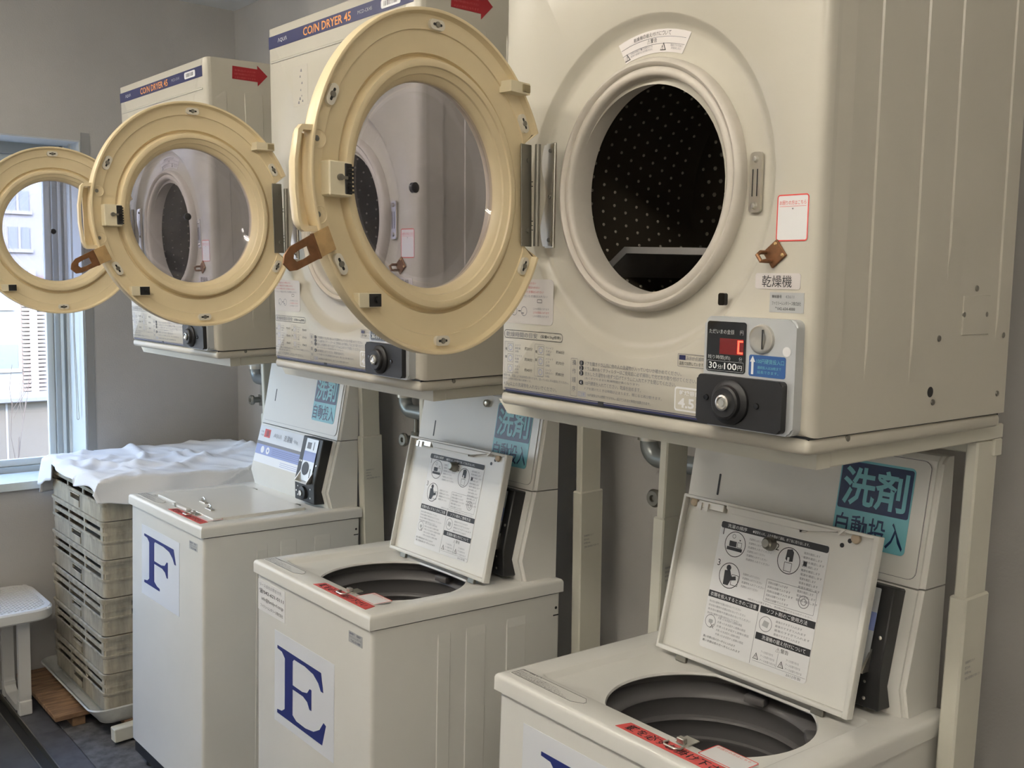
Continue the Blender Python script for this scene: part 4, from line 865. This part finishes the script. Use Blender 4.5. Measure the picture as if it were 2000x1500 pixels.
for k, r in enumerate(washers):
    mt = WAS[k]; r.matrix_world = mt; tag(r, wl[k], 'washing machine', 'coin washing machines')
    for ch in r.children:
        if ch.name.split('.')[0] == 'lid':
            if k == 0: ch.location = (LX, 0.364, -0.0115); ch.rotation_euler = (PI, 0, 0)
            else: ch.location = (LX + (0.0, 0.012, -0.004)[k], LY, 0.003); ch.rotation_euler = (PI/2 - LEAN, 0, 0)
    # feet reach the floor
    for x in (0.055, WW-0.055):
        for y in (0.055, WD-0.055):
            bm = B(); cyl(bm, (x, y, floor_z(mt, x, y)), (x, y, -0.85), 0.018, 16, 0.014); obj('foot', bm, BLACK, r)
    # sheet of paper with the machine's letter
    px0, pz0 = ((0.096, -0.302), (0.106, -0.372), (0.075, -0.290))[k]
    f = Dec((0, 0.008, 0), (1, 0, 0), (0, 0, 1), (0, -1, 0))
    ps = f.sticker('letter_sheet', [(px0, pz0), (px0+0.298, pz0), (px0+0.298, pz0+0.222), (px0, pz0+0.222)], PAPER, r)
    if k == 1:
        for ch in (): pass
    bm = B(); ch_ = 'FED'[k]
    lx, lz, lw, lh = ((0.118, -0.262, 0.252, 0.156), (0.122, -0.350, 0.246, 0.166), (0.124, -0.258, 0.240, 0.158))[k]
    letter_mesh(bm, ch_, lx, lz, lw, lh, 0.0066)
    o = obj('letter', bm, LETTER, ps, smooth=0)
    if ch_ == 'D':
        bm = B(); prism(bm, [(lx+lw*p, lz+lh*q_) for p, q_ in ((0.37, 0.94), (0.45, 0.935), (0.58, 0.90), (0.68, 0.78), (0.72, 0.62), (0.735, 0.5), (0.72, 0.38), (0.68, 0.22), (0.58, 0.10), (0.45, 0.065), (0.37, 0.06))], XZ, 0.0060, 0.0066); obj('letter_counter', bm, PAPER, ps, smooth=0)
# phone number sticker on the middle washer
f = Dec((0, 0.008, 0), (1, 0, 0), (0, 0, 1), (0, -1, 0))
q = f.sticker('contact_sticker', [(0.012, -0.122), (0.160, -0.122), (0.160, -0.046), (0.012, -0.046)], mat('contact_paper', (0.80, 0.79, 0.78), 0.4), washers[1])
f.text('リース会社お問合せ先', 0.022, -0.0610, 0.0085, GREYINK, width=0.120); f.text('☎042-621-0111', 0.018, -0.0790, 0.0120, INK, width=0.136, bold=0.012)
f.text('info@family-rl.co.jp', 0.032, -0.0970, 0.0110, INK, width=0.120); f.text('ファミリーレンタリース株式会社', 0.026, -0.1130, 0.0085, INK, width=0.124); f.done(q)
# round key lock on the middle washer's hatch
bm = B(); p = Vector((0.318, 0.481, 0.395)); lathe(bm, [(0.0095, -0.006), (0.0095, -0.012), (0.007, -0.014), (0.005, -0.012), (0, -0.013)], p, (0, 1, 0), 20); obj('hatch_lock', bm, STEEL, washers[1])

# lock block and rings on the closed lid
bm = B(); box(bm, 0.235, 0.345, 0.048, 0.064, 0.0, 0.008, 0.003, 2); lb = obj('lock_block', bm, WASH, washers[0])
bm = B(); lathe(bm, [(0.007, 0), (0.006, -0.002), (0, -0.002)], (0.262, 0.048, 0.005), (0, 1, 0), 14); obj('lock_core', bm, DSTEEL, lb)
for px_, py_ in ((0.270, 0.135), (0.375, 0.108)):
    bm = B(); box(bm, px_-0.022, px_+0.022, py_-0.006, py_+0.006, 0.0045, 0.0075, 0.001, 1); tube(bm, [(px_-0.012, py_, 0.007), (px_-0.012, py_, 0.016), (px_, py_, 0.021), (px_+0.012, py_, 0.016), (px_+0.012, py_, 0.007)], 0.0022, 6); obj('lid_ring', bm, STEEL, washers[0])

# ================================================================== WATER TAPS ON THE BACK WALL
tl = ['grey pipe elbow with tap by the wall corner, left of the washer marked F', 'grey pipe elbow with tap in the gap between the washers marked F and E', 'grey pipe elbow with tap just left of the nearest washer']
def make_tap():
    root = empty('water_pipe')
    zc = 0.0
    bm = B(); tube(bm, [(0, 0, 0.30), (0, 0, 0.05)] + arc((0.035, 0.035), 0.035, 180, 270, 8, lambda a, b: (a, 0, b)) + [(0.06, 0, 0), (0.25, 0, 0)], 0.021, 16); obj('pipe', bm, PIPEM, root, smooth=50)
    bm = B(); cyl(bm, (0, 0, 0.052), (0, 0, 0.30), 0.0275, 18); obj('insulation', bm, PIPEW, root)
    bm = B(); cyl(bm, (0, 0, 0.040), (0, 0, 0.052), 0.0265, 18); obj('collar', bm, STEEL, root)
    bm = B(); cyl(bm, (0.062, 0, -0.012), (0.062, 0, -0.060), 0.0075, 12); cyl(bm, (0.062, 0.0, -0.060), (0.062, 0, -0.105), 0.016, 14, 0.012); cyl(bm, (0.062, 0.03, -0.080), (0.062, -0.035, -0.080), 0.012, 12); obj('tap', bm, DSTEEL, root)
    bm = B(); lathe(bm, [(0.006, 0.0), (0.019, -0.004), (0.021, -0.012), (0.017, -0.018), (0.008, -0.018), (0.006, -0.012), (0, -0.012)], (0.062, -0.034, -0.080), (0, 1, 0), 18); obj('tap_wheel', bm, DSTEEL, root)
    bm = B(); cyl(bm, (0.18, 0, 0.0), (0.18, 0.050, 0.0), 0.012, 12); cyl(bm, (0.18, 0.040, 0), (0.18, 0.0498, 0), 0.028, 18); obj('wall_bracket', bm, STEEL, root)
    return root
tap0 = make_tap(); taps = [tap0, copy_tree(tap0), copy_tree(tap0)]
for k, r in enumerate(taps):
    r.location = ((-0.575, 0.694, 1.180), (0.700, 0.58, 1.195), (1.712, 0.58, 1.195))[k]; tag(r, tl[k], 'pipe', 'water pipes behind the washers')

# ================================================================== CRATES, SHEET, PALLET
CX0, CX1, CY0, CY1, CZ0, CHH = -0.750, -0.165, -0.064, 0.60, 0.098, 0.1335  # depth stretched to the back to block window light behind the washers
def make_crate():
    bm = B(); W_, D_, H_ = CX1-CX0, CY1-CY0, CHH-0.003
    def wall_strip(g, z0_, z1_, t=0.006, r=0.024):
        a = rrect(-g, W_+g, -g, D_+g, r, 5); b = rrect(-g+t, W_+g-t, -g+t, D_+g-t, max(r-t, 0.004), 5); n_ = len(a)
        R_ = [[bm.verts.new((p, q, z)) for p, q in pl] for pl, z in ((a, z0_), (a, z1_), (b, z1_), (b, z0_))]
        for A, Bv in ((R_[0], R_[1]), (R_[1], R_[2]), (R_[2], R_[3]), (R_[3], R_[0])):
            for i in range(n_): bm.faces.new((A[i], A[(i+1) % n_], Bv[(i+1) % n_], Bv[i]))
    hx0, hx1, hz0, hz1 = W_*0.40, W_*0.58, 0.030, 0.048
    wall_strip(-0.004, 0.0, hz0); wall_strip(-0.004, hz1, 0.058)
    # band between, broken by the front and back hand holes
    for (xa, xb) in ((0.018, hx0), (hx1, W_-0.018)):
        box(bm, xa, xb, 0.004, 0.010, hz0, hz1); box(bm, xa, xb, D_-0.010, D_-0.004, hz0, hz1)
    box(bm, 0.004, 0.010, 0.018, D_-0.018, hz0, hz1); box(bm, W_-0.010, W_-0.004, 0.018, D_-0.018, hz0, hz1)
    for px, py in ((0.022, 0.022), (W_-0.022, 0.022), (0.022, D_-0.022), (W_-0.022, D_-0.022)): cyl(bm, (px, py, hz0), (px, py, hz1), 0.018, 14)
    box(bm, hx0-0.004, hx1+0.004, 0.001, 0.012, hz1, hz1+0.004); box(bm, hx1-0.03, hx1, 0.001, 0.012, hz0-0.022, hz0-0.003)
    box(bm, hx0, hx1, 0.001, 0.012, hz0-0.004, hz0)
    wall_strip(0.001, 0.058, 0.065)
    for za, zb in ((0.065, 0.083), (0.095, 0.112)):
        for s_ in (0.0, D_-0.012):
            for xa, xb in ((0.010, 0.034), (W_*0.340, W_*0.362), (W_*0.638, W_*0.660), (W_-0.034, W_-0.010)): box(bm, xa, xb, s_+0.004, s_+0.009, za, zb)
        for s_ in (0.0, W_-0.012):
            for ya, yb in ((0.010, 0.10), (D_*0.48, D_*0.52), (D_-0.10, D_-0.010)): box(bm, s_+0.004, s_+0.009, ya, yb, za, zb)
        for px, py in ((0.022, 0.022), (W_-0.022, 0.022), (0.022, D_-0.022), (W_-0.022, D_-0.022)): cyl(bm, (px, py, za), (px, py, zb), 0.019, 14)
    wall_strip(-0.001, 0.083, 0.095)
    wall_strip(0.000, 0.112, 0.121); wall_strip(0.003, 0.121, H_, t=0.008)
    box(bm, 0.010, W_-0.010, 0.010, D_-0.010, 0.001, 0.005)
    return bm
c0 = obj('crate', make_crate(), CRATE, smooth=35)
ords = ['lowest', 'second lowest', 'third from the bottom', 'third from the top', 'second from the top', 'topmost']
for i in range(6):
    c = c0 if i == 0 else c0.copy()
    if i: C.objects.link(c)
    c.location = (CX0 + (0.0, 0.001, -0.003, -0.004, -0.002, -0.001)[i] + 0.003*i, CY0 + random.uniform(-0.002, 0.002), CZ0 + i*CHH); c.rotation_euler = (0, 0, random.uniform(-0.002, 0.002))
    tag(c, 'dirty beige slotted plastic crate, %s of the stack' % ords[i] + (', under the white sheet' if i == 5 else ''), 'crate', 'crates stacked by the window')
# folded sheet over the top crate
ZT = CZ0 + 6*CHH + 0.003
nx, ny = 110, 80
bm = B(); grid = []
rnd = random.Random(7); ph = [rnd.uniform(0, 6.28) for _ in range(12)]
FOLDS = [(rnd.uniform(0.05, 0.95), rnd.uniform(0.0, 1.0), rnd.uniform(-0.9, 0.9), rnd.uniform(0.010, 0.022), rnd.uniform(0.08, 0.22), rnd.choice((0.007, 0.006, 0.009, -0.006))) for _ in range(34)]
SX0, SX1, SY0, SY1 = -0.90, 0.035, -0.16, 0.74
def ss(a, b, x): t = min(max((x-a)/(b-a), 0), 1); return t*t*(3-2*t)
for j in range(ny+1):
    row = []
    for i in range(nx+1):
        u, v = i/nx, j/ny
        x = SX0 + (SX1-SX0)*u; y = SY0 + (SY1-SY0)*v
        y += 0.022*math.sin(5*u*PI+ph[0])*(1-v) - 0.02*math.sin(4*u*PI+ph[1])*v; x += 0.02*math.sin(3.3*v*PI+ph[2])
        cr = lambda q_, k_: math.exp(-(q_/k_)**2)
        wr = 0.0035*math.sin(9*u+5*v+ph[3]) + 0.003*math.sin(17*u-9*v+ph[4]) + 0.0016*math.sin(41*u+23*v+ph[5]) + 0.0012*math.sin(28*u-57*v+ph[6])
        ridge = 0.016*cr(u-0.52-0.55*(v-0.3), 0.018)*cr(v-0.22, 0.20) + 0.010*cr(v-0.62-0.25*(u-0.5), 0.020)*cr(u-0.55, 0.35) + 0.009*cr(v-0.36+0.30*(u-0.5), 0.022)*cr(u-0.42, 0.28) + 0.008*cr(u-0.24-0.3*v, 0.022) + 0.018*cr(v-0.86, 0.07)*cr(u-0.52, 0.34) + 0.010*cr(u-0.80+0.35*v, 0.025)*ss(0.2, 0.6, v)
        for (u0_, v0_, an_, wd_, ln_, am_) in FOLDS:
            du, dv = u-u0_, v-v0_; pa = du*math.cos(an_) + dv*math.sin(an_); pe = -du*math.sin(an_) + dv*math.cos(an_)
            ridge += am_*math.exp(-(pe/wd_)**2 - (pa/ln_)**2)
        z = ZT + 0.010 + wr + ridge - 0.010*cr(u-0.6, 0.2)*cr(v-0.5, 0.25)
        ox0, ox1, oy0, oy1 = CX0-0.006, CX1+0.03, CY0-0.010, CY1+0.02
        # cloth that passes the crate edge folds down and hangs
        def fold(p, e, sgn):
            over = max(0.0, (p-e)*sgn); 
            if over <= 0: return p, 0.0
            hang = over*0.94; return e + sgn*(0.006 + over*0.18), hang
        x, hx = fold(x, ox1, 1); x, hx2 = fold(x, ox0, -1); y, hy = fold(y, oy0, -1); y, hy2 = fold(y, oy1, 1)
        z -= max(hx*0.45, hx2*0.95, hy*(1.05 if u < 0.30 else (0.22 if u < 0.62 else 0.45)), hy2*0.9) + (0.012 if (hx or hx2 or hy or hy2) else 0)*0.5
        y -= 0.006*math.sin(26*u+ph[7])*(hy > 0); x += 0.006*math.sin(24*v+ph[8])*(hx > 0)
        row.append(bm.verts.new((x, y, z)))
    grid.append(row)
for j in range(ny):
    for i in range(nx): bm.faces.new((grid[j][i], grid[j][i+1], grid[j+1][i+1], grid[j+1][i]))
sheet = obj('bed_sheet', bm, CLOTH, smooth=180)
md = sheet.modifiers.new('thickness', 'SOLIDIFY'); md.thickness = 0.003
tag(sheet, 'crumpled white cloth sheet draped over the crate stack', 'sheet')
# shallow plastic tray under the crates
bm = B()
outl = rrect(CX0-0.045, CX1+0.008, CY0-0.045, CY1+0.02, 0.05, 6); inn = rrect(CX0-0.020, CX1+0.004, CY0-0.014, CY1+0.008, 0.04, 6); low = rrect(CX0-0.012, CX1-0.004, CY0-0.006, CY1+0.002, 0.04, 6)
R_ = [[bm.verts.new((p, q, z)) for p, q in pl] for pl, z in ((low, 0.062), (inn, 0.075), (outl, 0.112), (rrect(CX0-0.049, CX1+0.011, CY0-0.049, CY1+0.024, 0.052, 6), 0.108), (inn, 0.067), (low, 0.055))]
n_ = len(outl)
for A, Bv in zip(R_[:-1], R_[1:]):
    for i in range(n_): bm.faces.new((A[i], A[(i+1) % n_], Bv[(i+1) % n_], Bv[i]))
bm.faces.new(R_[0]); bm.faces.new(R_[-1][::-1])
tray = tag(obj('crate_tray', bm, TRAYM, smooth=35), 'milky plastic tray with a flared lip under the crate stack', 'tray')
bm = B(); box(bm, CX0+0.02, CX1-0.02, CY0+0.02, CY1-0.02, 0.0620, CZ0+0.0005); obj('tray_insert', bm, TRAYM, tray, smooth=0)
# low wooden pallet
pal = empty('wooden_pallet', 'low wooden slatted pallet board under the crate tray', 'pallet', loc=(0, 0, 0))
xs = [-0.845, -0.760, -0.672, -0.582, -0.494, -0.330]
for i in range(5):
    bm = B(); box(bm, xs[i]+0.003, xs[i+1]-0.003, -0.180, 0.60, 0.036, 0.054, 0.002, 1); obj('slat', bm, WOOD, pal)
bm = B(); box(bm, -0.325, -0.160, 0.0, 0.60, 0.036, 0.054, 0.002, 1); obj('slat', bm, WOOD, pal)
for yy in (-0.120, 0.10, 0.42):
    bm = B(); box(bm, -0.84, -0.345 if yy < 0 else -0.165, yy, yy+0.045, 0.0, 0.036, 0.002, 1); obj('runner', bm, WOOD, pal)

# ================================================================== STOOL
st = empty('stool', 'white plastic stool with perforated seat left of the crates', 'stool', loc=(0, 0, 0))
sx0, sx1, sy0, sy1, szt = -0.828, -0.462, -0.545, -0.128, 0.408
a = rrect(sx0, sx1, sy0, sy1, 0.075, 8); b = rrect(sx0+0.022, sx1-0.022, sy0+0.022, sy1-0.022, 0.06, 8)
ai = rrect(sx0+0.006, sx1-0.006, sy0+0.006, sy1-0.006, 0.07, 8)
bm = B(); n_ = len(a)
R_ = [[bm.verts.new((p, q, z)) for p, q in pl] for pl, z in ((b, szt-0.006), (b, szt), (ai, szt), (a, szt-0.006), (a, szt-0.036), (ai, szt-0.042), (b, szt-0.036))]
R_.append(R_[0])
for A, Bv in zip(R_[:-1], R_[1:]):
    for i in range(n_): bm.faces.new((A[i], A[(i+1) % n_], Bv[(i+1) % n_], Bv[i]))
seat = obj('seat', bm, STOOLM, st, smooth=40)
bm = B()
cxm, cym = (sx0+sx1)/2, (sy0+sy1)/2
for dgn in (1, -1):
    for i in range(-26, 27):
        off = i*0.0155
        # clip the diagonal bar to the seat frame
        pts = []
        for t in [q_*0.002 for q_ in range(-160, 161)]:
            px, py = cxm + t*0.7071 + off*0.7071*1, cym + dgn*(t*0.7071 - off*0.7071)
            if sx0+0.014 < px < sx1-0.014 and sy0+0.014 < py < sy1-0.014: pts.append((px, py))
        if len(pts) < 6: continue
        (xa, ya), (xb, yb) = pts[0], pts[-1]; L_ = math.hypot(xb-xa, yb-ya); ang = math.atan2(yb-ya, xb-xa)
        T = Matrix.Translation(((xa+xb)/2, (ya+yb)/2, szt-0.0035 + 0.0004*dgn)) @ Matrix.Rotation(ang, 4, 'Z'); box(bm, -L_/2, L_/2, -0.0030, 0.0030, -0.0025, 0.0025, T=T)
tag(obj('seat_lattice', bm, STOOLM, st, smooth=0, merge=False), kind='stuff')
def strap(name, pts, wd, th, yc):
    bm = B(); rings = []
    for i, (x, z) in enumerate(pts):
        p, q = pts[max(i-1, 0)], pts[min(i+1, len(pts)-1)]; tx, tz = q[0]-p[0], q[1]-p[1]; l = math.hypot(tx, tz); nx_, nz_ = -tz/l, tx/l
        rings.append([bm.verts.new((x + s*nx_*th/2, yc + y_, z + s*nz_*th/2)) for s, y_ in ((-1, -wd/2), (-1, wd/2), (1, wd/2), (1, -wd/2))])
    for A, Bv in zip(rings[:-1], rings[1:]):
        for i in range(4): bm.faces.new((A[i], A[(i+1) % 4], Bv[(i+1) % 4], Bv[i]))
    bm.faces.new(rings[0]); bm.faces.new(rings[-1][::-1]); return obj(name, bm, STOOLM, st, smooth=40)
for yc in (-0.222, -0.455):
    xa, xb, rr = -0.555, -0.785, 0.06
    pts = [(xa+0.004, szt-0.038), (xa, 0.10)] + arc((xa-rr, rr+0.014), rr, 0, -90, 7, lambda a_, b_: (a_, b_)) + arc((xb+rr, rr+0.014), rr, -90, -180, 7, lambda a_, b_: (a_, b_)) + [(xb, 0.10), (xb-0.004, szt-0.038)]
    strap('leg_frame', pts, 0.040, 0.022, yc)
    bm = B(); box(bm, xa-0.022, xa+0.013, yc-0.022, yc+0.022, 0.0, 0.055, 0.003, 1); obj('foot_cap', bm, STOOLM, st)
    bm = B(); box(bm, xb-0.013, xb+0.022, yc-0.022, yc+0.022, 0.0, 0.055, 0.003, 1); obj('foot_cap', bm, STOOLM, st)

# ================================================================== CEILING LIGHTS
TUBE = emis('lit_tube', (1.0, 0.93, 0.82), TUBE_STRENGTH)
HOUS = mat('fixture_enamel', (0.75, 0.75, 0.73), 0.4)
def light(xc, yc, label):
    r = empty('ceiling_light', label, 'light', 'fluorescent ceiling lights', loc=(xc, yc, ZC))
    bm = B(); prism(bm, [(-0.11, 0.0), (-0.05, -0.045), (0.05, -0.045), (0.11, 0.0)], YZ, -0.63, 0.63); obj('housing', bm, HOUS, r, smooth=0)
    for yy in (-0.06, 0.06):
        bm = B(); cyl(bm, (-0.59, yy, -0.060), (0.59, yy, -0.060), 0.016, 12); obj('tube', bm, TUBE, r)
        for xx in (-0.605, 0.59):
            bm = B(); box(bm, xx, xx+0.015, yy-0.012, yy+0.012, -0.075, -0.020); obj('socket', bm, HOUS, r, smooth=0)
light(0.35, -1.50, 'twin tube ceiling light at the window end of the room')
light(2.05, -1.50, 'twin tube ceiling light in front of the nearest dryer')
light(3.75, -1.50, 'unseen twin tube ceiling light added behind the camera for more light')  # extra fixture added to brighten the back wall at the right

# ================================================================== OUTSIDE
bm = B(); box(bm, -40, XL-WT-0.02, -30, 30, -1.2, -1.0); struct('ground', bm, GROUND, 'pale ground outside the window', 'ground')
bm = B(); box(bm, -3.75, -3.55, -8, 8, -1.0, 0.79); par = struct('wall_parapet', bm, BLDP, 'beige concrete garden wall outside the window', 'wall')
bm = B(); box(bm, -3.80, -3.50, -8, 8, 0.79, 0.825, 0.006, 1); obj('coping', bm, BLDW, par)
bm = B()
for yy in (-0.75, 0.45, 1.65): box(bm, -3.552, -3.547, yy-0.006, yy+0.006, -1.0, 0.79)
obj('panel_joint', bm, GREYINK, par, smooth=0)
bld = empty('apartment_building', 'white building across the street seen through the window', 'building', loc=(0, 0, 0))
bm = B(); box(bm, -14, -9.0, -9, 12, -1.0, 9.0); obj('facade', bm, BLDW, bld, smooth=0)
for (ya, yb, za, zb) in ((1.10, 1.86, 0.53, 0.80), (1.10, 1.80, 1.22, 1.62), (2.16, 2.60, 0.55, 0.80), (2.55, 3.1, 1.2, 1.5), (0.1, 0.8, 0.53, 0.80), (0.1, 0.8, 1.22, 1.62), (1.2, 1.66, 1.95, 2.25), (1.80, 2.02, 1.86, 2.10), (2.20, 2.50, 1.80, 2.05), (1.78, 2.02, 2.28, 2.50), (2.20, 2.50, 2.25, 2.50), (2.60, 3.0, 1.90, 2.3), (2.60, 3.0, 2.5, 2.8), (1.8, 2.02, 2.7, 2.95), (2.2, 2.5, 2.7, 2.95), (0.2, 0.7, 2.05, 2.45), (1.2, 1.66, 2.9, 3.3), (2.3, 2.9, 3.2, 3.5), (3.4, 4.2, 0.53, 0.80), (3.4, 4.2, 2.05, 2.45)):
    bm = B(); box(bm, -9.02, -8.985, ya, yb, za, zb); o = obj('facade_window', bm, BWIN, bld, smooth=0)
    bm = B(); box(bm, -8.985, -8.97, ya-0.03, yb+0.03, za-0.04, za); box(bm, -8.985, -8.97, (ya+yb)/2-0.012, (ya+yb)/2+0.012, za, zb); obj('window_rail', bm, BLDW, o, smooth=0)
for s in range(2):
    for i in range(34):
        z = 0.05 + i*0.045
        bm = B(); ya, yb = ((1.905, 1.985), (2.065, 2.150))[s]; box(bm, -9.0, -8.95, ya, yb, z, z+0.030); obj('louver_slat', bm, LOUV, bld, smooth=0)
bm = B(); box(bm, -9.0, -8.96, 1.985, 2.065, -0.2, 1.62); obj('louver_panel', bm, mat('louver_grey', (0.16, 0.155, 0.165), 0.7), bld, smooth=0)
shrub = empty('bare_shrub', 'small bare shrub in front of the garden wall outside', 'shrub', loc=(-3.2, 0.38, -1.0))
rs = random.Random(3)
def branch(bm, p, dvec, L_, r, dep):
    q = p + dvec*L_; mid = (p+q)/2 + Vector((rs.uniform(-1, 1), rs.uniform(-1, 1), 0))*L_*0.06
    tube(bm, [p, mid, q], r, 5)
    if dep:
        for k in range(2 if dep > 1 else 3):
            dd = (dvec + Vector((rs.uniform(-0.3, 0.3), rs.uniform(-0.75, 0.75), rs.uniform(0.0, 0.5)))).normalized(); branch(bm, p + (q-p)*rs.uniform(0.55, 1.0), dd, L_*rs.uniform(0.5, 0.72), r*0.62, dep-1)
for k in range(3):
    bm = B(); branch(bm, Vector((0, rs.uniform(-0.04, 0.04), 0)), Vector((0, rs.uniform(-0.10, 0.14), 1)).normalized(), 1.35, 0.006, 3); obj('stem', bm, TWIG, shrub, smooth=40)
